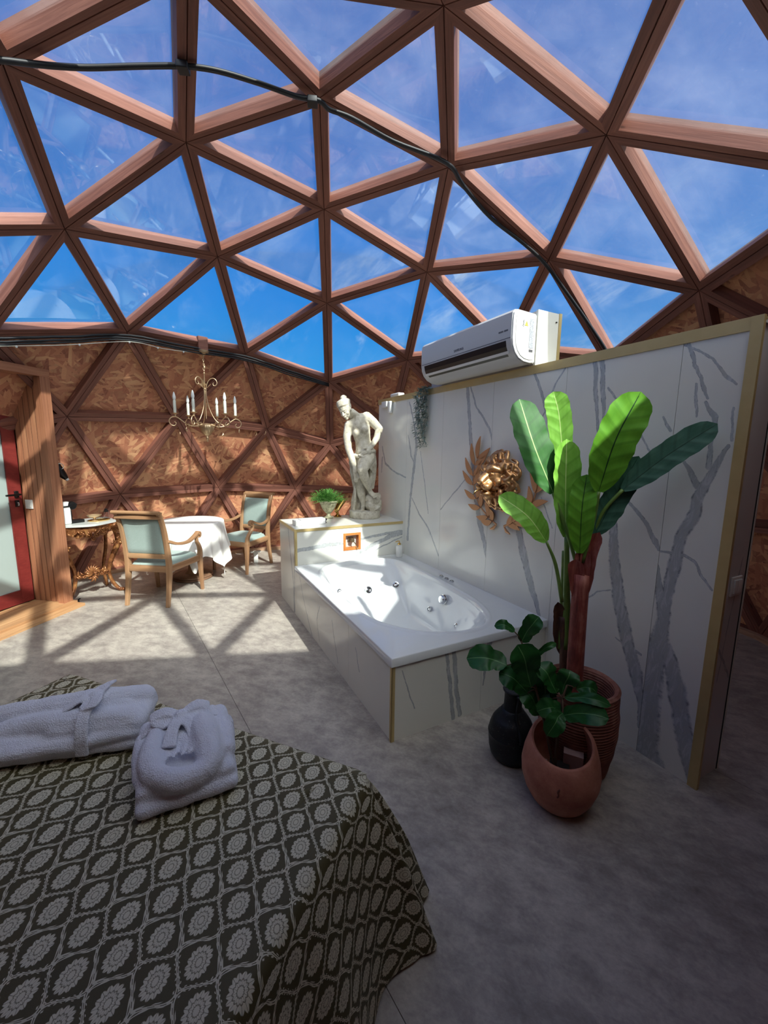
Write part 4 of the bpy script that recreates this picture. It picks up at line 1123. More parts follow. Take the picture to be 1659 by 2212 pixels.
for k in range(3):
    T = Matrix.Rotation(k * 2 * pi / 3 + .55, 4, 'Z')
    pts = [(.012, 0, 2.41), (.03, 0, 2.47), (.06, 0, 2.515), (.10, 0, 2.53), (.132, 0, 2.51), (.142, 0, 2.475), (.128, 0, 2.448), (.103, 0, 2.445), (.094, 0, 2.465), (.106, 0, 2.478)]
    m = M(); m.tube(crom(pts, 4), .0052, 8, T); m.obj('top_scroll', CHAMP, chd, 60)
    m = M(); m.grid(lambda u, v: (.02 + .055 * v + .012 * sin(pi * v), (u - .5) * .05 * sin(pi * min(1, v * 1.05)) * (1 + .2 * sin(v * 18)), 2.41 + .085 * v - .03 * v * v * v + .01 * abs(u - .5)), 4, 10, T @ Matrix.Rotation(.6, 4, 'Z')); m.obj('acanthus_leaf', CHAMP, chd, 180)
    cage = crom([(.012, 0, 2.40), (.018, 0, 2.28), (.048, 0, 2.15), (.11, 0, 2.03), (.20, 0, 1.97)], 6)
    m = M(); m.tube(cage, .0048, 8, T); m.obj('cage_rod', CHAMP, chd, 60)
m = M(); m.lathe([(.0, 1.995), (.03, 1.99), (.062, 1.972), (.068, 1.955), (.056, 1.90), (.03, 1.855), (.018, 1.845)], 48, wob=lambda a, z: 1 + (.07 * cos(16 * a) if z < 1.97 else 0), T=Matrix.Diagonal((1.25, 1.25, 1, 1))); m.obj('fluted_urn', CHAMP, chd, 180)
m = M(); m.lathe([(.020, 1.845), (.022, 1.838), (.016, 1.83), (.019, 1.82), (.014, 1.81), (.016, 1.80), (.008, 1.79), (.009, 1.782), (.002, 1.77), (0, 1.768)], 20)
m.obj('finial', CHAMP, chd, 40)
for k in range(8):
    m = M(); leafy(m, (0, 0, 1.99), (0, 0, 1), .05, .008, Matrix.Rotation(k * pi / 4, 4, 'Z') @ Matrix.Rotation(.35, 4, 'X')); m.obj('urn_leaf', CHAMP, chd, 60)
for k in range(6):
    a = k * pi / 3 + .93
    T = Matrix.Rotation(a, 4, 'Z') @ Matrix.Diagonal((1.42, 1.42, 1.25, 1)); T.translation.z = -.25 * 1.985
    pts = [(.035, 0, 1.985), (.08, 0, 1.965), (.125, 0, 1.965), (.165, 0, 1.985), (.205, 0, 2.022), (.24, 0, 2.045), (.27, 0, 2.035), (.288, 0, 2.003), (.275, 0, 1.968), (.248, 0, 1.962), (.236, 0, 1.985), (.25, 0, 1.998)]
    m = M(); m.tube([T @ p for p in crom(pts, 4)], .0062, 8); arm = m.obj('arm', CHAMP, chd, 60)
    m = M(); m.grid(lambda u, v: (.11 + .06 * v, (u - .5) * .04 * sin(pi * v), 1.975 + .03 * v + .015 * sin(6 * v)), 4, 8, T); m.obj('leaf', CHAMP, arm, 180)
    T2 = Matrix.Translation((cos(a) * .341, sin(a) * .341, 2.060)) @ Matrix.Diagonal((1.3, 1.3, 1.55, 1))
    m = M(); m.lathe([(0, -.002), (.010, .0), (.008, .012), (.014, .02), (.030, .024), (.031, .027), (.012, .027), (0, .027)], 20, T2); m.obj('drip_pan', CHAMP, chd, 40)
    m = M(); m.lathe([(0, .027), (.012, .027), (.0125, .06), (.0135, .09), (.012, .118), (.008, .122)], 14, T2, wob=lambda a, z: 1 + .05 * sin(3 * a + z * 90)); m.obj('candle_sleeve', CANDLE, chd, 60)
    m = M(); m.lathe([(.007, .120), (.0135, .132), (.0145, .145), (.010, .165), (.004, .180), (0, .184)], 14, T2); m.obj('bulb', BULB, chd, 60)
# wooden block on the ring beam that carries it, and the cable runs
bk = P3[min(range(len(P3)), key=lambda k: (P3[k] - Vector(NODES['L'])).length)]; bm_ = Vector(NODES['M'])
mp = bk + (bm_ - bk) * .585
T = Matrix.Translation(mp) @ Matrix.Rotation(atan2(bm_.y - bk.y, bm_.x - bk.x), 4, 'Z')
m = M(); m.box((-.055, -.05, -.05), (.055, .10, .10), T); o = m.obj('mounting_block', W_STRUT); tag(o, 'square timber block on the ring beam above the chandelier', 'block')
def onnode(k, s=.985): return Vector(NODES[k]) * s
def wob_path(P, n=6, amp=.01, seed=1):
    rr = random.Random(seed); Q = crom(P, n); return [q + Vector([rr.uniform(-amp, amp) for _ in range(3)]) for q in Q]
Ln = onnode('L', .988); Mn = onnode('M', .988); Nn = onnode('N', .988)
left = Vector((.62, 2.78, 2.9)) * .988
lft = min((p for p in P3 if (p - Vector((.85, 2.6, 2.9))).length < .6), key=lambda p: (p - Vector((.85, 2.6, 2.9))).length) * .988
far_l = lft + (lft - Ln) * .3
for j, (dz, rd) in enumerate(((-.0, .013), (-.028, .011), (-.05, .009))):
    off = Vector((0, 0, dz))
    P = [far_l + off, lft + off, (lft + Ln) / 2 + off, Ln + off, (Ln + Mn) / 2 + off + Vector((-.012, 0, -.01)), Mn + off, (Mn + Nn) / 2 + off, Nn + off * .6]
    m = M(); m.tube(wob_path(P, 5, .003, j), rd, 6)
    o = m.obj('cable', RUBBER, None, 180)
    tag(o, ['thick black cable, topmost of three along the ring beam', 'black cable, middle one of three along the ring beam', 'thin black cable, lowest of three along the ring beam'][j], 'cable')
off = Vector((-.004, 0, -.065))
P = [far_l + off, lft + off, (lft + Ln) / 2 + off + Vector((0, 0, -.01)), Ln + off, Ln + (Mn - Ln) * .25 + off + Vector((0, 0, -.012)), Ln + (Mn - Ln) * .5 + off]
sl_ = thing('string_light', 'thin pale wire with tiny clear bulbs along the ring beam, left of the chandelier', 'string light')
pp = crom(P, 6); m = M(); m.tube(pp, .0035, 6); m.obj('wire', CANDLE, sl_, 180)
for k in range(3, len(pp), 5):
    m = M(); m.ell(pp[k] + Vector((0, 0, -.006)), (.010, .010, .012), None, 8, 6); m.obj('bulb', BULB, sl_, 180)
# the drooping black cable across the roof
P = [[-0.661, 1.634, 3.512], [-0.609, 1.547, 3.561], [-0.506, 1.398, 3.638], [-0.43, 1.235, 3.706], [-0.375, 0.997, 3.783], [-0.337, 0.776, 3.838], [-0.288, 0.599, 3.873], [-0.192, 0.378, 3.907], [-0.104, 0.163, 3.925], [-0.085, 0.02, 3.929],
     [-0.023, -0.047, 3.93], [0.019, -0.196, 3.925], [0.143, -0.501, 3.895], [0.187, -0.909, 3.819], [0.327, -1.082, 3.764], [0.502, -1.385, 3.643], [0.558, -1.709, 3.494], [0.599, -1.933, 3.369], [0.677, -2.169, 3.207], [0.754, -2.471, 2.962], [0.795, -2.716, 2.727], [.80, -2.80, 2.60]]
m = M(); m.tube(crom(P, 5), .0165, 8, flat=(Vector((0, 0, 1)), .8)); o = m.obj('cable', RUBBER, None, 180)
tag(o, 'thick black cable drooping across the glazed roof from beam to beam', 'cable')
for p in (Vector(P[5]), Vector(P[8]) + Vector((.02, -.10, .002))):
    m = M(); m.rbox((-.032, -.032, -.026), (.032, .032, .012), .006, Matrix.Translation(p)); o2 = m.obj('cable_clip', RUBBER, o, 40)

# ------------------------------------------------------------------ statue on the plinth
def pw(a, b, z=0.):
    q = Matrix.Translation(OB) @ Matrix.Rotation(TH, 4, 'Z') @ Vector((a, -b, z)); return q
ST = pw(2.47, .955, PH)
vd = (ST - CAMP); vd.z = 0; vd.normalize(); SR = atan2(vd.y, vd.x) - pi / 2          # local x = picture right, y = away
st = thing('statue', 'weathered stone statue of a bathing woman on a round base on the marble plinth', 'statue', ST, SR)
K = .000715
def J(u, v, y=0.): return ((u - 855) * K, y, (2080 - v) * K)
m = M(); m.lathe([(0, 0), (.178, 0), (.184, .01), (.180, .03), (.184, .07), (.176, .085), (0, .088)], 40, wob=lambda a, z: 1 + .012 * sin(5 * a) + .008 * sin(11 * a + z * 40)); m.obj('base', STONE, st, 50)
m = M()
caps0 = m.caps; m.caps = lambda P, R, sg=10: caps0(P, [r * (1.12 if r > .03 else 1.04) for r in R], sg)
m.caps([J(850, 1090), J(855, 1000), J(835, 900), J(820, 820), J(800, 720, -.005), J(785, 620, -.005), J(775, 520)], [.088, .100, .086, .082, .092, .096, .078], 14)
m.caps([J(700, 540, .01), J(775, 500), J(865, 470, .01)], [.058, .07, .058], 12)
m.caps([J(755, 480), J(700, 420, -.01), J(640, 375, -.02)], [.05, .038, .036], 12)
m.ell(J(722, 705, -.092), (.042, .044, .044)); m.ell(J(845, 655, -.088), (.046, .044, .046))
# her right arm, reaching down across the body
m.caps([J(600, 580, .0), J(568, 760, -.02), J(590, 960, -.04), J(650, 1110, -.075), J(690, 1240, -.10)], [.050, .044, .036, .036, .026], 12)
m.caps([J(690, 1240, -.10), J(705, 1330, -.11), J(712, 1400, -.115)], [.025, .032, .026], 10)
m.caps([J(620, 590, .0), J(700, 540, .01)], [.055, .058], 12)
for q, dx in enumerate((-26, -10, 8, 24)): m.caps([J(712 + dx * .7, 1405, -.12), J(715 + dx, 1450, -.125), J(718 + dx * 1.1, 1490 - abs(dx) * .5, -.118)], [.010, .0095, .008], 8)
m.caps([J(735, 1330, -.12), J(752, 1380, -.135), J(760, 1420, -.14)], [.011, .010, .008], 8)
# her left arm, elbow out, hand holding the drapery
m.caps([J(880, 450, .01), J(985, 530, .02), J(1085, 630, .02)], [.056, .050, .040], 12)
m.caps([J(1085, 630, .02), J(1050, 770, -.01), J(985, 880, -.06), J(945, 935, -.085)], [.040, .036, .028, .024], 12)
m.caps([J(945, 935, -.085), J(905, 970, -.10)], [.028, .024], 10)
for q in range(4): m.caps([J(915 + q * 10, 950 + q * 12, -.11), J(880 + q * 18, 985 + q * 8, -.125), J(875 + q * 22, 1015 + q * 6, -.118)], [.010, .0095, .008], 8)
m.caps([J(900, 940, -.11), J(860, 940, -.125), J(835, 950, -.125)], [.011, .010, .008], 8)
# standing leg
m.caps([J(790, 1090, .01), J(760, 1280, .0), J(760, 1450, -.01), J(775, 1560, .0), J(800, 1700, .01), J(825, 1840, .01), J(835, 1900, .01)], [.080, .066, .048, .046, .046, .028, .026], 12)
m.caps([J(835, 1905, .01), J(822, 1940, -.03), J(805, 1965, -.085)], [.028, .026, .018], 10)
for q in range(5): m.caps([J(775 + q * 16, 1962, -.085 + abs(q - 1) * .004), J(768 + q * 16, 1972, -.112 + q * .006)], [.010 if q else .012, .008], 8)
# raised leg, knee forward, foot on the rock
m.caps([J(900, 1090, -.02), J(855, 1180, -.12), J(815, 1270, -.200)], [.085, .072, .056], 12)
m.caps([J(815, 1270, -.200), J(850, 1400, -.165), J(890, 1500, -.115), J(935, 1620, -.045), J(950, 1650, -.04)], [.052, .048, .042, .026, .025], 12)
m.caps([J(950, 1650, -.04), J(985, 1690, -.07), J(1010, 1720, -.105)], [.027, .026, .018], 10)
for q in range(5): m.caps([J(990 + q * 13, 1722 - q * 5, -.10), J(1003 + q * 13, 1742 - q * 6, -.122)], [.009, .007], 8)
m.blob('body', STONE, st, .0065, 3)
# head with a face looking down to the left
m = M()
HT = Matrix.Translation(J(545, 345, -.035)) @ Matrix.Scale(1.14, 4) @ Matrix.Rotation(radians(-24), 4, 'Z') @ Matrix.Rotation(radians(30), 4, 'X') @ Matrix.Rotation(radians(-16), 4, 'Y')
m.ell((0, 0, .015), (.058, .070, .072), HT, 16, 12); m.ell((0, -.030, -.030), (.042, .042, .048), HT, 14, 10)
m.ell((0, -.055, -.072), (.018, .016, .015), HT)
for a, b, r0, r1 in (((0, -.064, .010), (0, -.084, -.022), .008, .012),):
    m.tube([HT @ Vector(a), HT @ Vector(b)], [r0, r1], 10); m.ell(HT @ Vector(b), r1)
for s in (-1, 1):
    m.ell((s * .022, -.062, .002), (.012, .010, .007), HT); m.tube([HT @ Vector((s * .006, -.070, .018)), HT @ Vector((s * .034, -.058, .018))], .006, 8)
    m.ell((s * .028, -.045, -.025), (.020, .018, .02), HT); m.ell((s * .057, -.0, -.01), (.008, .014, .02), HT)
m.ell((0, -.074, -.044), (.017, .010, .005), HT); m.ell((0, -.072, -.053), (.014, .010, .006), HT)
m.tube([HT @ Vector((0, 0, -.02)), HT @ Vector((.01, .025, -.10))], [.04, .036], 12)
m.blob('head', STONE, st, .004, 2)
m = M(); m.ell((0, .012, .030), (.066, .074, .066), HT, 16, 12); m.ell((.012, .045, .10), (.034, .036, .034), HT, 12, 8)
for k in range(26):
    a = -1.9 + 3.8 * k / 25; zz = .035 + .03 * cos(a * .8)
    p0 = Vector((sin(a) * .060, -cos(a) * .066 + .01, zz)); p1 = Vector((sin(a) * .066, -cos(a) * .05 + .03, zz + .035)); p2 = Vector((sin(a) * .03, .03, .098))
    m.tube([HT @ q for q in crom([p0, p1, p2], 4)], .0085, 6); m.ell(HT @ p0, .009, None, 8, 6)
for k in range(9): a = k * .7; m.tube([HT @ Vector((.012 + .03 * cos(a + t), .045 + .03 * sin(a + t), .095 + .008 * t)) for t in (0, .5, 1., 1.5)], .008, 6)
m.blob('hair', STONE, st, .0045, 1)
# drapery: bunched at the hip, falling behind the legs
m = M(); rr = random.Random(5)
m.caps([J(690, 1060, -.06), J(760, 1085, -.10), J(850, 1020, -.115), J(930, 1000, -.09), J(990, 990, -.03), J(1000, 1000, .05)], [.022, .024, .026, .028, .03, .03], 8)
m.caps([J(690, 1080, -.06), J(700, 1150, -.07), J(690, 1120, -.02)], [.018, .014, .02], 8)
for k in range(7):
    t = .35 + .65 * k / 6; u0 = 940 + 75 * t; u1 = 900 + 100 * t
    m.caps([J(u0 - 10, 1010, -.07 + .11 * t), J(u0 + 8, 1200, -.075 + .12 * t), J(u1 + 15, 1400, -.05 + .10 * t), J(u1 - 5, 1600, -.02 + .07 * t)], [.020, .022, .020, .014], 8)
for k in range(6):
    m.caps([J(760 + 30 * k, 1050 - 5 * k, -.125 + .004 * k), J(845 + 22 * k, 1100 + 8 * k, -.160 + .018 * k), J(915 + 14 * k, 1230 + 20 * k, -.13 + .018 * k)], [.010, .011, .010], 8)
for k in range(12):
    t = k / 11; u0 = 640 + 330 * t; u1 = 650 + 200 * t
    m.caps([J(u0, 1080, .075 + .01 * sin(k)), J(640 + 330 * t, 1350, .095), J(700 + 220 * t, 1650, .09), J(u1 + 10 * sin(k * 2), 1975, .075 + .02 * sin(k * 1.7))], [.026, .026, .024, .022], 8)
for k in range(5): m.caps([J(620 - 4 * k, 1100 + 20 * k, .01 + .012 * k), J(640 + 4 * k, 1350, .0 + .012 * k), J(695, 1600, .012 * k), J(700 - 12 * k, 1800, .012 * k), J(670 - 6 * k, 1970, .012 * k)], [.014, .016, .016, .017, .02], 8)
m.blob('drapery', STONE, st, .0065, 2)
m = M()
for (u, v, y, r) in ((1000, 1790, .0, .085), (930, 1780, .02, .06), (1040, 1860, .02, .075), (960, 1880, -.02, .07), (1060, 1740, .03, .05), (1010, 1930, -.03, .06), (1070, 1930, .02, .05), (900, 1900, .03, .05)): m.ell(J(u, v, y), r, None, 14, 10)
for k in range(7): m.caps([J(960 + 4 * k, 1975, -.09), J(935 + 24 * k, 1900, -.10), J(915 + 34 * k, 1850 + abs(k - 3) * 10, -.09)], [.010, .012, .005], 8)
m.blob('rock', STONE, st, .007, 2, disp=lambda c: .006 * noise.noise(c * 22) + .003 * noise.noise(c * 60))

# ------------------------------------------------------------------ things on the plinth
ur = thing('fern_urn', 'grey stone urn planted with a bushy green fern on the plinth, left of the statue', 'planter', pw(2.56, .535, PH))
m = M(); m.lathe([(0, 0), (.052, 0), (.054, .01), (.036, .02), (.022, .04), (.020, .055), (.030, .062), (.055, .09), (.078, .13), (.095, .17), (.104, .19), (.112, .194), (.112, .210), (.102, .210), (.09, .18), (0, .17)], 40, wob=lambda a, z: 1 + (.02 * cos(20 * a) if .06 < z < .18 else 0)); m.obj('urn', material('lichen_stone', lambda: principled(ramp(noise_(coord('Object'), 30, 4)[0], (.3, lin(110, 108, 84)), (.6, lin(166, 162, 134))), .8)), ur, 50)
m = M(); rr = random.Random(11)
for k in range(330):
    a = rr.uniform(0, 2 * pi); el = rr.uniform(.12, 1.45); L = rr.uniform(.10, .17) * (1 + .45 * (1 - el / 1.45)); d = Vector((cos(a) * cos(el), sin(a) * cos(el), sin(el)))
    p0 = Vector((d.x * .05, d.y * .05, .185)); p1 = p0 + d * L; pm = (p0 + p1) / 2 + Vector((0, 0, .012)); p1.z = max(p1.z - .02 * cos(el), .19)
    m.tube([p0, pm, p1], [.0012, .001, .0006], 4)
    for q in range(5):
        t = .35 + .13 * q; c_ = p0 + (p1 - p0) * t + Vector((0, 0, .01)); s_ = d.cross(Vector((0, 0, 1))).normalized()
        for sg in (-1, 1):
            e_ = c_ + (s_ * sg + d * .5 + Vector((rr.uniform(-.4, .4), rr.uniform(-.4, .4), rr.uniform(-.3, .5)))).normalized() * rr.uniform(.012, .022)
            w_ = d * .0035
            m.add([c_ - w_, c_ + w_, e_ + w_ * .8, e_ - w_ * .8], [(0, 1, 2, 3)])
fr2 = m.obj('fern', FERN, ur); fr2['kind'] = 'stuff'
vs_ = thing('gold_vase', 'small tilted gold horn-shaped vase behind the fern urn on the plinth', 'vase', pw(2.62, .67, PH))
m = M(); m.lathe([(0, 0), (.045, 0), (.047, .008), (.03, .016), (.018, .03), (.012, .04), (.018, .05)], 28); m.obj('foot', BRASSY, vs_, 40)
pts = crom([(0, 0, .045), (-.01, 0, .07), (.0, 0, .10), (.03, 0, .15), (.065, 0, .205)], 5)
m = M(); m.tube(pts, lerpl([.014, .028, .034, .036, .04], len(pts)), 16); q = m.obj('horn', BRASSY, vs_, 50); vs_.rotation_euler.z = SR
bx_ = thing('tissue_box', 'long low white box with faint grey print on the left end of the plinth', 'box', pw(2.27, .21, PH), TH + radians(-97) + pi / 2)
bx_.rotation_euler.z = TH + radians(4)
m = M(); m.rbox((-.055, -.17, 0), (.055, .10, .062), .006); m.obj('box', material('faint_print', lambda: principled(mix(noise_(coord('Object'), 16, 4, .6)[0].smooth(.58, .68) * .5, lin(232, 232, 232), lin(150, 152, 158)), .4)), bx_, 40)
m = M(); m.rbox((-.053, .103, 0), (.053, .165, .058), .006); m.obj('lid', WHITEP, bx_, 40)
m = M(); m.ell((-.03, -.185, .045), (.012, .010, .014)); m.ell((-.045, -.182, .05), .009); m.tube([(-.03, -.178, .04), (-.04, -.182, .005)], .004, 6); m.obj('bow', material('dark_ribbon', lambda: principled(lin(58, 46, 52), .6)), bx_, 60)
sd = thing('soap_dispenser', 'white ceramic soap dispenser with a brass pump on the bathtub deck', 'soap dispenser', pw(1.93, 1.13, BH))
m = M(); m.lathe([(0, 0), (.033, 0), (.036, .004), (.036, .115), (.032, .125), (.018, .13), (.016, .138)], 28); m.obj('bottle', WHITEP, sd, 40)
m = M(); m.lathe([(.019, .136), (.02, .15), (.006, .156), (.005, .175), (0, .176)], 16); m.tube([(0, 0, .175), (-.01, .02, .178), (-.016, .045, .168)], .0055, 8); m.obj('pump', BRASSY, sd, 40)
# router-like fixtures at the far top of the partition
fx = thing('wall_sensor', 'small white sensor unit high on the far left corner of the marble partition', 'sensor', OB, TH)
m = M(); m.rbox((2.32, -1.236, 2.115), (2.385, -1.198, 2.255), .018); m.obj('housing', WHITEP, fx, 40)
m = M(); m.rbox((2.43, -1.237, 2.19), (2.55, -1.205, 2.26), .004); m.obj('bracket', WHITEP, fx, 40)
fb_ = thing('junction_box', 'small white box lying on top of the partition at its far end', 'box', OB, TH)
m = M(); m.rbox((2.22, -1.33, WH + .013), (2.42, -1.25, WH + .055), .012); m.obj('box', WHITEP, fb_, 40)
m = M(); m.rbox((2.405, -1.322, WH + .016), (2.43, -1.258, WH + .050), .006); m.obj('cap', GREYP, fb_, 40)
# ------------------------------------------------------------------ air conditioner on the raised block
ac = thing('air_conditioner', 'white wall-mounted split air conditioner on top of the marble partition', 'air conditioner', OB, TH)
PR = [(.0, 2.312), (.0, 2.625), (.012, 2.638), (.165, 2.645), (.196, 2.640), (.212, 2.622), (.216, 2.59), (.216, 2.455), (.208, 2.41), (.186, 2.365), (.150, 2.330), (.10, 2.310), (.04, 2.305)]
def extr(m, P, a0, a1, off=0.):
    n = len(P); vs = [(a0, -(WB_ - .002 - d), z) for d, z in P] + [(a1, -(WB_ - .002 - d), z) for d, z in P]
    m.add(vs, [tuple(range(n)), tuple(range(2 * n - 1, n - 1, -1))] + [(i, n + i, n + (i + 1) % n, (i + 1) % n) for i in range(n)])
A0, A1 = .262, 1.395
m = M(); extr(m, PR, A0 + .012, A1 - .012); m.obj('casing', GREYP, ac, 30)
cx_, cz_ = .105, 2.475
PI_ = [(cx_ + (d - cx_) * .965, cz_ + (z - cz_) * .965) for d, z in PR]
for (x0, x1) in ((A0, A0 + .0125), (A1 - .0125, A1)):
    m = M(); extr(m, PI_, x0, x1); m.obj('end_cap', WHITEP, ac, 30)
m = M(); PB_ = [(cx_ + (d - cx_) * .80 - .004, cz_ + (z - cz_) * .86) for d, z in PR]; extr(m, PB_, A0 - .004, A0 + .001); m.obj('end_panel', WHITEP, ac, 30)
# air outlet: dark recess, louvre flap, seam line
def slope(d0, z0, d1, z1, a0, a1, lift, th, mat, nm):
    n = Vector((0, z0 - z1, 0)); nx, nz = (z0 - z1), (d1 - d0); l = hypot(nx, nz); nx /= l; nz /= l
    if nx < 0: nx, nz = -nx, -nz
    P = [(d0 + nx * lift, z0 + nz * lift), (d1 + nx * lift, z1 + nz * lift), (d1 + nx * (lift + th), z1 + nz * (lift + th)), (d0 + nx * (lift + th), z0 + nz * (lift + th))]
    m = M(); extr(m, P, a0, a1); return m.obj(nm, mat, ac)
slope(.2157, 2.448, .208, 2.41, A0 + .06, A1 - .055, -.002, .0035, BLACKP, 'air_outlet')
slope(.208, 2.41, .195, 2.3835, A0 + .06, A1 - .055, -.002, .0035, BLACKP, 'air_outlet')
slope(.195, 2.383, .187, 2.367, A0 + .05, A1 - .05, -.001, .008, WHITEP, 'louvre_flap')
slope(.185, 2.364, .172, 2.3515, A0 + .07, A1 - .08, -.002, .0035, BLACKP, 'lower_slot')
slope(.2162, 2.4625, .2160, 2.4585, A0 + .015, A1 - .015, -.001, .0022, INK, 'panel_seam')
def text(txt, size, T, mat, name, par, ex=.0008, align='LEFT'):
    cu = bpy.data.curves.new(name, 'FONT'); cu.body = txt; cu.size = size; cu.extrude = ex; cu.align_x = align
    o = bpy.data.objects.new(name, cu); COL.objects.link(o)
    me = bpy.data.meshes.new_from_object(o.evaluated_get(bpy.context.evaluated_depsgraph_get())); bpy.data.objects.remove(o)
    me.materials.clear(); me.materials.append(mat); o = bpy.data.objects.new(name, me); COL.objects.link(o); o.parent = par; o.matrix_local = T
    return o
front = lambda a, z: Matrix(((-1, 0, 0, a), (0, 0, 1, -(WB_ - .002 - .2168)), (0, 1, 0, z), (0, 0, 0, 1)))
text('SAMSUNG', .027, front(.905, 2.483), INK, 'brand_lettering', ac)
m = M()
for k in range(9): m.box((.388 - .0095 * k - (.006 if k > 4 else 0), -(WB_ - .219), 2.508), (.395 - .0095 * k - (.006 if k > 4 else 0), -(WB_ - .2165), 2.519))
m.obj('small_print', INK, ac)
# stickers on the end panel
xe = A0 - .0052
def ebx(b0, b1, z0, z1, mat, nm, t=.0008, x=xe):
    m = M(); m.box((x - t, -(WB_ - b0), z0), (x, -(WB_ - b1), z1)); return m.obj(nm, mat, ac)
STK = material('grey_label', lambda: principled(mix((sep(coord('Object'))[2] * 820.0).sin().smooth(.0, .6) * noise_(coord('Object'), 120, 2)[0].smooth(.4, .6), lin(176, 180, 188), lin(104, 110, 120)), .5))
ebx(.030, .068, 2.405, 2.595, STK, 'rating_label')
m = M(); yb = -(WB_ - .1); m.add([(xe - .001, yb - .016, 2.545), (xe - .001, yb + .016, 2.545), (xe - .001, yb, 2.577), (xe, yb - .016, 2.545), (xe, yb + .016, 2.545), (xe, yb, 2.577)], [(0, 2, 1), (3, 4, 5), (0, 1, 4, 3), (1, 2, 5, 4), (2, 0, 3, 5)]); m.obj('warning_triangle', YELLOW, ac)
ebx(.0988, .1012, 2.552, 2.568, INK, 'warning_mark', .0022)
for k in range(3):
    m = M(); T = Matrix.Translation((xe, -(WB_ - .128), 2.572 - .014 * k)) @ Matrix.Rotation(pi / 2, 4, 'Y'); m.tube([T @ Vector((.0055 * cos(a), .0055 * sin(a), 0)) for a in [i * pi / 5 for i in range(10)]], .0011, 5, closed=True); m.obj('print_symbol', INK, ac)
ebx(.030, .066, 2.380, 2.396, INK, 'print_line', .0006)

# ------------------------------------------------------------------ gold lion mask and laurel wreath
LP = pw(.485, WB_, 1.475)
li = thing('lion_head', 'gold lion head mask mounted on the marble wall inside the laurel wreath', 'wall sculpture', LP, TH)
m = M()
m.ell((0, .03, .01), (.14, .06, .18)); m.ell((0, .10, .03), (.105, .09, .115), None, 16, 12)
m.ell((0, .175, -.018), (.056, .06, .050)); m.caps([(0, .14, .09), (0, .190, .040), (0, .232, .008)], [.042, .034, .032])
m.ell((0, .246, .002), (.034, .020, .022)); m.ell((0, .185, -.090), (.040, .05, .022)); m.ell((0, .150, -.118), (.036, .036, .026))
for s in (-1, 1):
    m.ell((s * .034, .212, -.036), (.034, .036, .030)); m.caps([(s * .022, .19, .086), (s * .055, .172, .104), (s * .09, .13, .086)], [.018, .023, .014], 8)
    m.ell((s * .072, .135, .0), (.036, .036, .036)); m.ell((s * .11, .09, .115), (.030, .024, .034)); m.ell((s * .046, .180, .060), (.014, .012, .010))
rr = random.Random(8)
for ringk, (r0, r1, y0, n) in enumerate(((.100, .160, .090, 15), (.110, .182, .060, 18), (.120, .198, .026, 20))):
    for k in range(n):
        a = 2 * pi * (k + .5 * (ringk % 2)) / n + rr.uniform(-.1, .1); c_, s_ = cos(a), sin(a); tw = rr.choice((-1, 1)) * .3; q = 1.0 + (.10 if s_ < 0 else .0)
        P = [(c_ * r0, y0 + .02, .01 + s_ * r0 * 1.1), (cos(a + tw * .4) * (r0 + r1) / 2, y0 + .032, .01 + sin(a + tw * .4) * (r0 + r1) / 2 * 1.12), (cos(a + tw) * r1, y0 + .01, .01 + sin(a + tw) * r1 * 1.12 * q), (cos(a + tw * 1.7) * r1 * .93, y0 + .024, .01 + sin(a + tw * 1.7) * r1 * 1.05 * q)]
        P = crom(P, 3); m.tube(P, lerpl([.022, .020, .015, .009], len(P)), 8); m.ell(P[-1], .010, None, 8, 6)
for k in range(7): m.caps([((k - 3) * .022, .11, -.10), ((k - 3) * .026, .09, -.155), ((k - 3) * .016, .06, -.205 + abs(k - 3) * .012)], [.016, .015, .007], 8)
m.blob('mask', GOLD, li, .0052, 1)
m = M(); m.tube(crom([(.0, .20, -.062), (.0, .255, -.062), (.0, .290, -.074), (.0, .302, -.098)], 4), [.006] * 13, 8); m.obj('spout', BRASSY, li, 60)
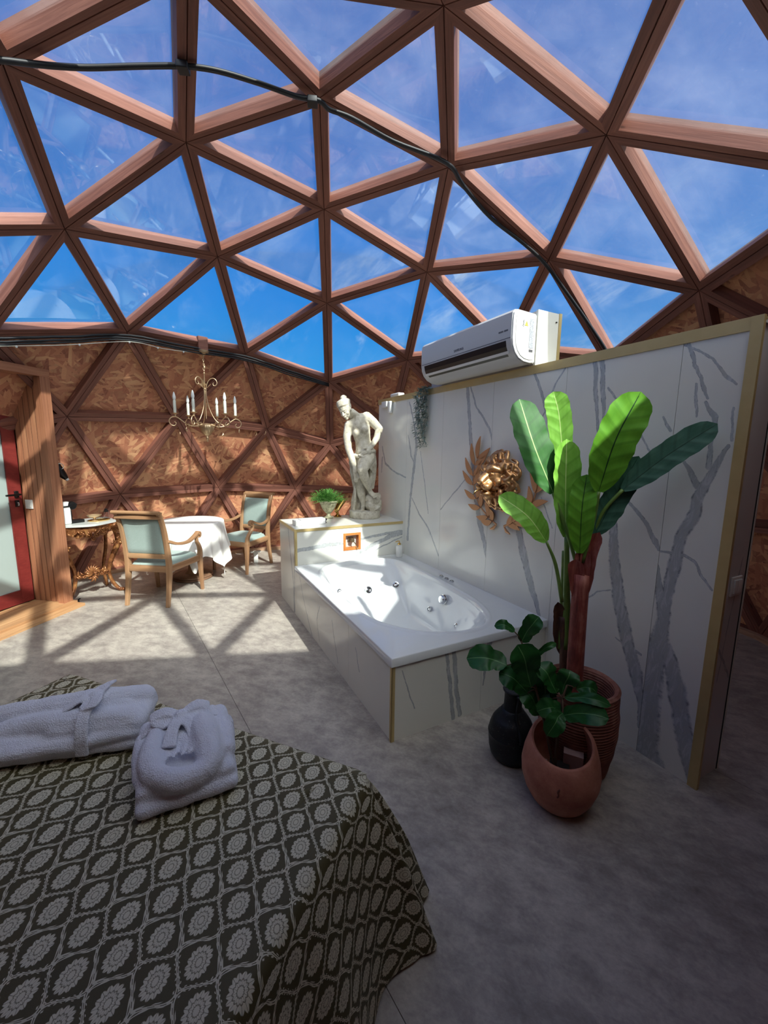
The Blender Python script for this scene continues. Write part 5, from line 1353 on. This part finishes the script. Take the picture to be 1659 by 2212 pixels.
for side, nm in ((1, 'left'), (-1, 'right')):
    wr = thing('laurel_branch', 'copper laurel branch left of the gold lion mask' if side == 1 else 'copper laurel branch right of the gold lion mask, partly behind banana leaves', 'wall ornament', LP + Vector((0, 0, 0)), TH)
    st_ = crom([(side * .03, 0, -.35), (side * .10, 0, -.315), (side * .24, 0, -.22), (side * .325, 0, -.06), (side * .325, 0, .09), (side * .265, 0, .20)], 6)
    T = Matrix.Translation((side * .012, .022, 0))
    m = M(); m.tube([T @ q for q in st_], lerpl([.009, .009, .006, .004], len(st_)), 8, flat=(Vector((0, 1, 0)), .5)); m.tube([T @ Vector((side * .03, 0, -.35)), T @ Vector((side * .06, 0, -.385)), T @ Vector((side * .10, 0, -.40))], [.008, .016, .005], 8, flat=(Vector((0, 1, 0)), .4)); m.obj('stem', COPPER, wr, 60)
    nl = 8
    for k in range(nl):
        i = int((k + .9) / (nl + .2) * (len(st_) - 2)) + 1; p = st_[i]; tg = (st_[i + 1] - st_[i - 1]).normalized()
        for io in (-1, 1):
            nrm = Vector((tg.z, 0, -tg.x)) * io; d = (tg * .85 + nrm * .62).normalized(); L = .145 if io * side < 0 else .16; L *= .8 + .35 * min(1, k / 4)
            if k == nl - 1: d = (tg + nrm * .45).normalized()
            w = Vector((-d.z, 0, d.x)); n = 8; top = []; bot = []
            for q in range(n + 1):
                t = q / n; hw = .0235 * sin(pi * t ** .85) ** .9 + .0008
                cpt = p + d * (L * t) + w * (side * io * -.012 * sin(pi * t)); top.append(cpt + w * hw); bot.append(cpt - w * hw)
            ol = top + bot[::-1]; vs = [v + Vector((side * .012, .020 + .004 * (io + 1), 0)) for v in ol] + [v + Vector((side * .012, .028 + .004 * (io + 1), 0)) for v in ol]; N = len(ol)
            m = M(); m.add(vs, [tuple(range(N - 1, -1, -1)), tuple(range(N, 2 * N))] + [(j, (j + 1) % N, N + (j + 1) % N, N + j) for j in range(N)]); m.obj('leaf', COPPER, wr)

# ------------------------------------------------------------------ trailing plant hanging from the partition's top edge
hp = thing('trailing_plant', 'grey-green trailing plant hanging down the marble wall below the air conditioner', 'plant', pw(1.62, WB_, WH), TH)
m = M(); rr = random.Random(21)
for k in range(13):
    L = rr.uniform(.25, .60) if k > 3 else .60; x0 = rr.uniform(-.10, .10); P = [(x0, -.03, .03), (x0, .03, .02)]
    x = x0; z = .0
    n = int(L / .05)
    for q in range(n): z -= .05; x += rr.uniform(-.014, .014) - x * .03; P.append((x, .035 + .02 * sin(q + k) + .02 * (k % 3) * max(0, 1 - q / n), z))
    P = crom(P, 1 if k % 2 else 2); m.tube(P, .0025, 4)
    for q, p in enumerate(P):
        for j in range(3):
            a = rr.uniform(0, 2 * pi); d = Vector((cos(a) * 1.3, .1 + .6 * abs(sin(a)), rr.uniform(-.9, .4))).normalized(); l = rr.uniform(.035, .06); w = d.cross(Vector((0, 0, 1))).normalized() * .0085
            p2 = p + d * l; pm = p + d * l * .55 + Vector((0, 0, .003))
            m.add([p, pm + w, p2, pm - w], [(0, 1, 2, 3)])
hl = m.obj('foliage', SAGE, hp); hl['kind'] = 'stuff'

# ------------------------------------------------------------------ leaves
def leaf(P, hw, mat, parent, name='leaf', prof='banana', face=None, cup=.18, wave=.06, seed=0, nu=22, nv=6):
    """P midrib points (world); hw half width; face = direction the blade looks"""
    rr = random.Random(seed); C_ = crom(P, max(4, nu // (len(P) - 1))); n = len(C_) - 1
    org = parent.location; fc = Vector(face).normalized() if face is not None else (CAMP - Vector(P[1])).normalized()
    vs = []; fs = []; uvs = []; ph = rr.uniform(0, 6)
    for i, c in enumerate(C_):
        t = i / n; tg = (C_[min(i + 1, n)] - C_[max(i - 1, 0)]).normalized(); sd = tg.cross(fc).normalized(); nm = sd.cross(tg).normalized()
        if prof == 'banana': w = hw * min(1, (sin(pi * min(1, t * .5 / .42 + .02)) if t < .42 else 1) ** .55) * (1 - max(0, (t - .72) / .28) ** 2.4) ** .6 + .001
        else: w = hw * (.34 + .66 * sin(pi * (.18 + .52 * t)) ** 2) * min(1, (t / .10) ** .7) * (1 - max(0, (t - .72) / .28) ** 2.6) ** .5 * (1 - .16 * math.exp(-((t - .38) / .12) ** 2)) + .001
        for j in range(-nv, nv + 1):
            v = j / nv; wv = wave * w * sin(t * 26 + ph + (1.5 if v > 0 else 0)) * abs(v) ** 2
            edge = 1 + .03 * sin(t * 40 + ph * 2 + v)
            vs.append(c + sd * (w * v * edge) + nm * (cup * w * abs(v) + wv) - org)
    q = 2 * nv + 1
    for i in range(n):
        for j in range(2 * nv):
            fs.append((i * q + j, i * q + j + 1, (i + 1) * q + j + 1, (i + 1) * q + j))
            u0, u1 = i / n * .999, (i + 1) / n; v0, v1 = j / nv - 1, (j + 1) / nv - 1
            uvs.append([(u0, v0), (u0, v1), (u1, v1), (u1, v0)])
    m = M(); m.add(vs, fs, None, uvs); return m.obj(name, mat, parent, 180)

BPOS = Vector((-1.262, -1.352, 0))
# ribbed terracotta planter
bp = thing('planter', 'large ribbed terracotta pot with rope-like rings holding the banana plant', 'planter', BPOS)
rp = [(0, 0), (.135, 0), (.15, .012)]
zz = .02
for k in range(29):
    z = .022 + k * .0155; r = .155 + .040 * sin(min(1, (z / .36)) * pi * .62) - .006 * max(0, z - .34) * 10
    rp += [(r, z), (r + .004, z + .004), (r + .004, z + .009), (r - .001, z + .0135)]
rt = rp[-1][0]
rp += [(rt + .006, .475), (rt + .008, .488), (rt - .004, .498), (rt - .020, .492), (rt - .024, .47), (rt - .028, .33), (0, .33)]
m = M(); m.lathe(rp, 56, wob=lambda a, z: 1 + (.006 * sin(3 * a + z * 60) if z < .47 else 0)); m.obj('pot', TERRAR, bp, 60)
m = M(); m.lathe([(0, .375), (.15, .375), (.152, .37), (.152, .332)], 32); m.obj('filling', SOIL, bp, 40)
bn = thing('banana_plant', 'tall artificial banana plant with broad leaves standing in the ribbed pot', 'plant', BPOS)
def loc_(L): return [Vector(p[:3]) - BPOS for p in L]
def rd_(L): return [p[3] for p in L]
def btube(name, key, mat, seg=12, flat=None, ext=None):
    P = loc_(BAN[key]); R = rd_(BAN[key])
    if ext: P = [Vector(e) - BPOS for e in ext] + P; R = [R[0]] * len(ext) + R
    Q = crom(P, 6); m = M(); m.tube(Q, lerpl(R, len(Q)), seg, flat=flat); return m.obj(name, mat, bn, 180)
btube('trunk', 'trunk', TRUNK_R, 16, ext=[(-1.262, -1.345, .372)]); btube('trunk', 'trunk2', TRUNK_B, 14, ext=[(-1.205, -1.33, .372)])
btube('green_stem', 'stemA', STEMG); btube('green_stem', 'stemB', STEMG)
sheath_c = Vector(BAN['trunk'][2][:3])
# papery sheaths at the trunk tops
for i, (dx, dz, lean) in enumerate(((.03, .0, .9), (-.028, -.03, -.5), (.0, .02, .15))):
    P = [sheath_c + Vector((0, 0, -.16)) , sheath_c + Vector((-.004, -dx * .6, -.04 + dz)), Vector(BAN['sheath'][1][:3]) * (1 if i == 0 else 0) + (sheath_c + Vector((.0, -dx * 1.2, .06 + dz))) * (0 if i == 0 else 1), Vector(BAN['sheath'][2][:3]) * (1 if i == 0 else 0) + (sheath_c + Vector((.0, -dx * 1.5, .11 + dz))) * (0 if i == 0 else 1)]
    leaf(P, .036, TRUNK_R, bn, 'sheath', 'banana', None, .5, .02, i, 16, 4)
for i, (o1, o2) in enumerate(((-.02, -.04), (.01, .02))):
    q = Vector(BAN['trunk2'][2][:3]); leaf([q + Vector((0, 0, -.22)), q + Vector((0, -o1, -.1)), q + Vector((0, -o1 * 1.2, .0)), q + Vector((0, -o2, .08))], .03, TRUNK_B, bn, 'sheath', 'banana', None, .5, .02, i + 5, 16, 4)
for key in ('pet1', 'pet4', 'pet6', 'pet8'): btube('petiole', key, STEMG, 8)
right = Vector((sin(YAW), -cos(YAW), 0)).normalized(); tocam = -Vector((cos(YAW), sin(YAW), 0))
def lw(k, seed, mat, face, **kw): leaf([p[:3] for p in BAN[k]], max(p[3] for p in BAN[k]), mat, bn, 'leaf', 'banana', face, seed=seed, **kw)
lw('L2', 2, LEAF_B, tocam - right * .5 + Vector((0, 0, .4)))
lw('L3', 3, LEAF_B, tocam + right * .25 + Vector((0, 0, .2)))
lw('L1', 1, LEAF_D, tocam + right * .15 + Vector((0, 0, .25)), cup=.12)
lw('L5', 5, LEAF_M, tocam - right * .5)
lw('L7', 7, LEAF_T, tocam + right * .1 + Vector((0, 0, .5)))
lw('L6', 6, LEAF_T, tocam + Vector((0, 0, .6)), cup=.1)
lw('L4', 4, LEAF_M, tocam - right * .2 + Vector((0, 0, .1)), cup=.1)
lw('L8', 8, LEAF_B, tocam - right * .2 + Vector((0, 0, .6)))

# smooth terracotta pot with the fiddle-leaf
FP = Vector((-1.470, -1.142, 0))
fp = thing('planter', 'smooth terracotta egg-shaped pot with a slanting rim, in front of the ribbed pot', 'planter', FP, atan2(CAMP.y - FP.y, CAMP.x - FP.x))
# local +x looks to the camera; rim is cut lower at the front
def potrow(r, z, n=48):
    tilt = .0
    row = []
    for k in range(n):
        a = 2 * pi * k / n; zz = z
        if z > .12: zz = z - (z - .12) / .20 * .045 * cos(a)
        row.append((r * cos(a), r * sin(a), zz))
    return row
prf = [(.085, 0), (.105, .004), (.130, .03), (.158, .08), (.176, .14), (.180, .19), (.172, .245), (.158, .295), (.148, .322), (.140, .328), (.130, .322), (.138, .29), (.152, .24), (.156, .19), (.15, .13), (.12, .10)]
m = M(); vs = []; fs = []
for r, z in prf: vs += potrow(r, z)
for i in range(len(prf) - 1):
    for k in range(48): fs.append((i * 48 + k, i * 48 + (k + 1) % 48, (i + 1) * 48 + (k + 1) % 48, (i + 1) * 48 + k))
fs.append(tuple(range(47, -1, -1))); fs.append(tuple((len(prf) - 1) * 48 + k for k in range(48)))
m.add(vs, fs); m.obj('pot', TERRA, fp, 60)
m = M(); m.tube(crom([(.178, .005, .205), (.181, .0, .19), (.180, .004, .175), (.178, -.001, .16)], 4), [.002, .003, .0045, .0045, .004, .003, .003, .003, .004, .004, .004, .003, .002], 6); m.obj('chip_mark', material('dark_terracotta', lambda: principled(lin(104, 60, 48), .8)), fp, 60)
m = M(); m.box((-.06, -.05, .10), (.05, .04, .17)); m.obj('nursery_pot', SOIL, fp)
m = M(); m.box((-.13, .01, .10), (-.05, .10, .225)); PINKF = material('pinkish_foam', lambda: principled(lin(176, 142, 132), .8)); m.obj('foam_block', PINKF, fp)
m = M(); m.box((.00, -.13, .10), (.07, -.06, .20)); m.obj('foam_block', PINKF, fp)
fg = thing('fiddle_leaf_plant', 'dark green fiddle-leaf fig spreading out of the smooth terracotta pot', 'plant', FP)
for j, S in enumerate(FSTEM):
    S = [(-1.468 + (.008 if j else -.0), -1.14 + (.01 if j else 0), .165)] + S
    Q = crom([Vector(p) - FP for p in S], 4); m = M(); m.tube(Q, lerpl([.0075, .007, .006, .004], len(Q)), 8); m.obj('stem', TWIG, fg, 180)
stp = [Vector(p) for S in FSTEM for p in S[1:]]
for k, (b, t, hw) in enumerate(FIG):
    b, t = Vector(b), Vector(t); d = t - b; mid_ = (b + t) / 2 + Vector((0, 0, .02)) + tocam * .015
    rr = random.Random(k); fcv = tocam * 1.0 + Vector((0, 0, .9)) + right * rr.uniform(-.5, .5)
    leaf([b, b + d * .3 + Vector((0, 0, .012)), mid_ + d * .1, t - Vector((0, 0, .01))], hw * 1.12, FIGL, fg, 'leaf', 'fig', fcv, .16, .10, k, 16, 5)
    q = min(stp, key=lambda s: (s - b).length)
    m = M(); m.tube([q - FP, (q + b) / 2 - FP + Vector((0, 0, .006)), b - FP], [.0035, .003, .003], 6); m.obj('leaf_stalk', TWIG, fg, 180)

# blackened metal jug
JP = Vector((-1.165, -1.03, 0))
jg = thing('jug', 'tall black metal pitcher with a narrow neck standing beside the terracotta pots', 'jug', JP, atan2(CAMP.y - JP.y, CAMP.x - JP.x) + .6)
m = M(); m.lathe([(0, 0), (.080, 0), (.092, .006), (.108, .03), (.118, .07), (.122, .12), (.1235, .150), (.126, .153), (.1235, .157), (.118, .19), (.106, .225), (.095, .243), (.091, .246), (.082, .262), (.066, .280), (.062, .290), (.052, .297), (.049, .31), (.047, .35), (.047, .385), (.050, .398), (.056, .402), (.058, .408), (.054, .413), (.044, .412), (.040, .405), (.015, .412), (.013, .425), (.0, .428)], 44); m.obj('body', JUG, jg, 40)
m = M(); m.tube(crom([(.050, -.01, .392), (.066, -.012, .398), (.070, -.014, .372), (.064, -.016, .33), (.074, -.02, .28), (.100, -.022, .235), (.120, -.024, .205), (.128, -.024, .18), (.118, -.022, .17)], 4), .0075, 8); m.obj('handle', JUG, jg, 180)
m = M(); m.tube([(.052 + .010 * cos(a), .012, .385 + .014 * sin(a)) for a in [i * pi / 6 for i in range(12)]], .0035, 6, closed=True); m.obj('ring', JUG, jg, 180)
# ------------------------------------------------------------------ bed and bedspread
KC = Vector((-1.862, -.192, 0)); E1 = Vector((.49, .872, 0)).normalized(); E2 = Vector((-.872, .49, 0)).normalized()
BW, BLN, BZ = 1.66, 2.05, .60
bed = thing('bed', 'double bed base and mattress underneath the olive brocade bedspread', 'bed', KC)
BM = Matrix(((E1.x, E2.x, 0, 0), (E1.y, E2.y, 0, 0), (0, 0, 1, 0), (0, 0, 0, 1)))
m = M(); m.rbox((.06, .06, .28), (BW - .06, BLN - .06, .572), .06, BM); m.obj('mattress', LINEN, bed, 60)
m = M(); m.rbox((.10, .10, .03), (BW - .10, BLN - .10, .278), .02, BM); m.obj('base', SOIL, bed, 60)
per = []          # (point, outward normal, arc, corner weight)
RC = .07
def seg_(p0, p1, n, N):
    for k in range(n): per.append((p0 + (p1 - p0) * (k / n), N, 0.))
def arc_(c, a0, n):
    for k in range(n):
        a = a0 + (pi / 2) * k / n; N = Vector((cos(a), sin(a), 0)); per.append((c + N * RC, N, sin(pi * k / n)))
v2 = lambda x, y: Vector((x, y, 0))
seg_(v2(BW - RC, 0), v2(RC, 0), 90, v2(0, -1))                        # foot end (y=0 is the foot)
a_ = [(v2(RC, RC), pi * 1.5), ]
def arcs(c, a0, a1, n):
    for k in range(n):
        a = a0 + (a1 - a0) * k / n; N = Vector((cos(a), sin(a), 0)); per.append((c + N * RC, N, sin(pi * k / n)))
arcs(v2(RC, RC), -pi / 2, -pi, 28)
seg_(v2(0, RC), v2(0, BLN - RC), 110, v2(-1, 0))
arcs(v2(RC, BLN - RC), pi, pi / 2, 14)
seg_(v2(RC, BLN), v2(BW - RC, BLN), 50, v2(0, 1))
arcs(v2(BW - RC, BLN - RC), pi / 2, 0, 14)
seg_(v2(BW, BLN - RC), v2(BW, RC), 90, v2(1, 0))
arcs(v2(BW - RC, RC), 0, -pi / 2, 28)
NP_ = len(per); cum = [0.]
for i in range(1, NP_): cum.append(cum[-1] + (per[i][0] - per[i - 1][0]).length)
rows = []; uvr = []
ctr = v2(BW / 2, BLN / 2)
def smooth_w(i, rad=9):
    return sum(per[(i + k) % NP_][2] for k in range(-rad, rad + 1)) / (2 * rad + 1)
CW = [smooth_w(i) for i in range(NP_)]
for s, dz in ((0.02, .006), (.3, .006), (.6, .005), (.8, .002)):
    rows.append([ctr + (p - ctr) * s + Vector((0, 0, BZ + dz)) for p, N, c in per]); uvr.append([ctr + (p - ctr) * s for p, N, c in per])
def insetp(p, d):
    return Vector((min(max(p.x, d), BW - d), min(max(p.y, d), BLN - d), 0))
for d, z in ((.15, .0), (.09, .0), (.05, -.003), (.025, -.009), (.010, -.018), (.0, -.035)):
    Q_ = [insetp(p, d) if d > .02 else p - N * d for p, N, c in per]
    rows.append([q + Vector((0, 0, BZ + z)) for q in Q_]); uvr.append(Q_)
NS = 20
for k in range(1, NS + 1):
    t = k / NS; drop = (BZ - .045) * t; R_ = []; U_ = []
    for i, (p, N, c) in enumerate(per):
        s = cum[i]; onright = 1 if abs(N.x + 1) < .5 or (N.x < -.3) else 0
        flare = (.05 + .085 * onright + .05 * CW[i]) * t ** .8
        f1 = sin(s * 17 + 1.2 * sin(s * 3.1)); f2 = sin(s * 31 + 2.)
        amp = (.012 + .035 * t) * (.55 + 1.1 * min(1, CW[i] * 1.6))
        cfold = -.09 * t ** .5 * math.exp(-((s - CUTS) / .035) ** 2) if False else 0
        out = flare + amp * f1 * t ** .6 + .008 * f2 * t
        z = BZ - .035 - drop
        # the corner gathers into a deep pleat
        R_.append(p + N * (out) + Vector((0, 0, max(z, .012)))); U_.append(p + N * (drop + .035))
    rows.append(R_); uvr.append(U_)
# deep pleat just round the foot corner
i0 = 90 + 20
for r in range(10, len(rows)):
    t = (r - 9) / NS
    for j in range(-7, 8):
        i = (i0 + j) % NP_; p, N, c = per[i]; rows[r][i] = rows[r][i] - N * (.075 * min(1, t * 2.2) * math.exp(-(j / 2.6) ** 2)) + N * (.035 * min(1, t * 2) * math.exp(-((abs(j) - 5.5) / 1.8) ** 2))
vs = [BM @ p for r in rows for p in r]; fs = []; uvs = []
for a in range(len(rows) - 1):
    for i in range(NP_):
        j = (i + 1) % NP_; fs.append((a * NP_ + j, a * NP_ + i, (a + 1) * NP_ + i, (a + 1) * NP_ + j))
        uvs.append([(uvr[x][y].x + .03, uvr[x][y].y + .02) for x, y in ((a, j), (a, i), (a + 1, i), (a + 1, j))])
fs.append(tuple(range(NP_))); uvs.append([(uvr[0][i].x + .03, uvr[0][i].y + .02) for i in range(NP_)])
m = M(); m.add(vs, fs, None, uvs); bs = m.obj('bedspread', DAMASK, None, 180, KC)
tag(bs, 'olive brocade bedspread with ogee medallion pattern covering the bed', 'bedspread')

# ------------------------------------------------------------------ folded bathrobes with tied belts
def robe(kind):
    body = M(); rr = random.Random(31 if kind else 12)
    if kind:      # right-hand robe: squarish, shawl collar forming a rounded loop at the near end
        L, Wd = .355, .295
        body.rbox((-L / 2, -Wd / 2, .002), (L / 2, Wd / 2, .045), .020)
        body.rbox((-L / 2 + .025, -Wd / 2 + .008, .03), (L / 2 - .01, Wd / 2 - .004, .078), .022)
        body.rbox((-L / 2 + .11, -Wd / 2 + .0, .05), (L / 2, Wd / 2, .110), .028)
        body.rbox((-.02, -Wd / 2 + .03, .07), (L / 2 - .02, Wd / 2 - .03, .128), .026)
        # collar loop
        P = crom([(.05, .09, .115), (-.02, .105, .112), (-.09, .098, .100), (-.135, .062, .088), (-.150, .0, .080), (-.135, -.05, .082), (-.09, -.07, .098), (-.02, -.06, .112), (.06, -.05, .12)], 5)
        body.tube(P, lerpl([.030, .036, .038, .038, .036, .038, .046, .050, .044], len(P)), 10)
        for q in (P[0], P[-1]): body.ell(q, .030)
        P = crom([(.09, -.112, .10), (.0, -.125, .092), (-.07, -.120, .080)], 5); body.tube(P, lerpl([.03, .032, .03], len(P)), 10); body.ell(P[-1], .03); body.ell(P[0], .03)
        P = crom([(.10, .135, .085), (.02, .138, .080), (-.07, .130, .07), (-.13, .11, .06)], 5); body.tube(P, lerpl([.022, .026, .026, .022], len(P)), 10); body.ell(P[-1], .022)
        for k in range(6): body.caps([(.06 + rr.uniform(-.02, .02), -.10 + .035 * k, .122), (-.03, -.09 + .03 * k, .124 - .004 * k), (-.08, -.05 + .022 * k, .112)], [.010, .011, .006], 8)
        bx0 = .085
    else:         # left-hand robe: long roll lying across
        L, Wd = .62, .27
        body.rbox((-L / 2, -Wd / 2, .002), (L / 2 - .02, Wd / 2, .05), .024)
        body.rbox((-L / 2 + .02, -Wd / 2 + .01, .03), (L / 2 - .01, Wd / 2 - .02, .095), .03)
        body.rbox((-.02, -Wd / 2 + .02, .05), (L / 2 - .0, Wd / 2 - .02, .135), .045)
        P = crom([(L / 2 - .05, .06, .125), (.08, .04, .135), (-.12, .055, .115), (-.26, .06, .10)], 5); body.tube(P, lerpl([.05, .058, .05, .045], len(P)), 12); body.ell(P[0], .05); body.ell(P[-1], .045)
        P = crom([(L / 2 - .06, -.06, .11), (.06, -.05, .115), (-.12, -.03, .10), (-.27, -.05, .075)], 5); body.tube(P, lerpl([.045, .05, .045, .04], len(P)), 12); body.ell(P[0], .045); body.ell(P[-1], .04)
        body.ell((-.29, -.09, .035), (.05, .045, .033)); P = crom([(.25, -.10, .07), (.05, -.12, .06), (-.2, -.115, .05)], 5); body.tube(P, .032, 10); body.ell(P[0], .032); body.ell(P[-1], .032)
        for k in range(7): body.caps([(L / 2 - .08, -.09 + .03 * k, .145 - .01 * abs(k - 3)), (.10, -.08 + .027 * k, .155 - .008 * abs(k - 3)), (-.10, -.05 + .022 * k, .145 - .01 * abs(k - 3))], [.012, .012, .006], 8)
        bx0 = .12
    return body, bx0, L, Wd
def dsp(c): return .005 * noise.noise(c * 11) + .0022 * noise.noise(c * 34) + .0012 * noise.noise(c * 95)
def make_robe(kind, label, loc, rz):
    t = thing('bathrobe', label, 'bathrobe', loc, rz, 'folded bathrobes on the bed')
    body, bx0, L, Wd = robe(kind); body.blob('folded_body', TERRY, t, .0062, 5, dsp)
    top = .128 if kind else .165
    m = M()      # belt band over the fold
    hw = Wd / 2 + .008
    P = crom([(bx0, -hw, .02), (bx0 - .0, -hw + .004, top * .62), (bx0 - .005, -hw * .62, top + .002), (bx0, 0, top + .014), (bx0 + .005, hw * .62, top + .002), (bx0, hw - .004, top * .62), (bx0, hw, .02)], 5)
    m.bar(P, .042, .012, (1, 0, 0)); m.ell((bx0, .012, top + .020), (.026, .024, .020))
    for s, a in ((1, .5), (-1, .35)):      # bow loops
        P = crom([(bx0, .012, top + .02), (bx0 + .02, .012 + s * .05, top + .036), (bx0 + .035 * a, .012 + s * .095, top + .020), (bx0 - .015, .012 + s * .06, top + .014), (bx0 - .005, .012, top + .018)], 4); m.bar(P, .040, .012, (1, 0, .3))
    for s, l in ((1, .12), (-1, .095)):    # tails
        P = crom([(bx0, .012, top + .018), (bx0 - .04, .012 + s * .018, top + .022), (bx0 - l * .75, .012 + s * .034, top + .006), (bx0 - l, .012 + s * .04, top - .008)], 4); m.bar(P, lerpl([.03, .040, .046], len(P)), .011, (.3 * s, 1, 0))
    m.blob('belt', TERRY, t, .0042, 2, lambda c: .0015 * noise.noise(c * 60))
    return t
make_robe(1, 'neatly folded white towelling bathrobe nearer the middle of the bed, right one of two', (-1.80, .455, .611), radians(20))
make_robe(0, 'long folded white towelling bathrobe at the left edge of the bed, left one of two', (-1.605, .965, .611), radians(-84)).scale = (1, .92, .86)
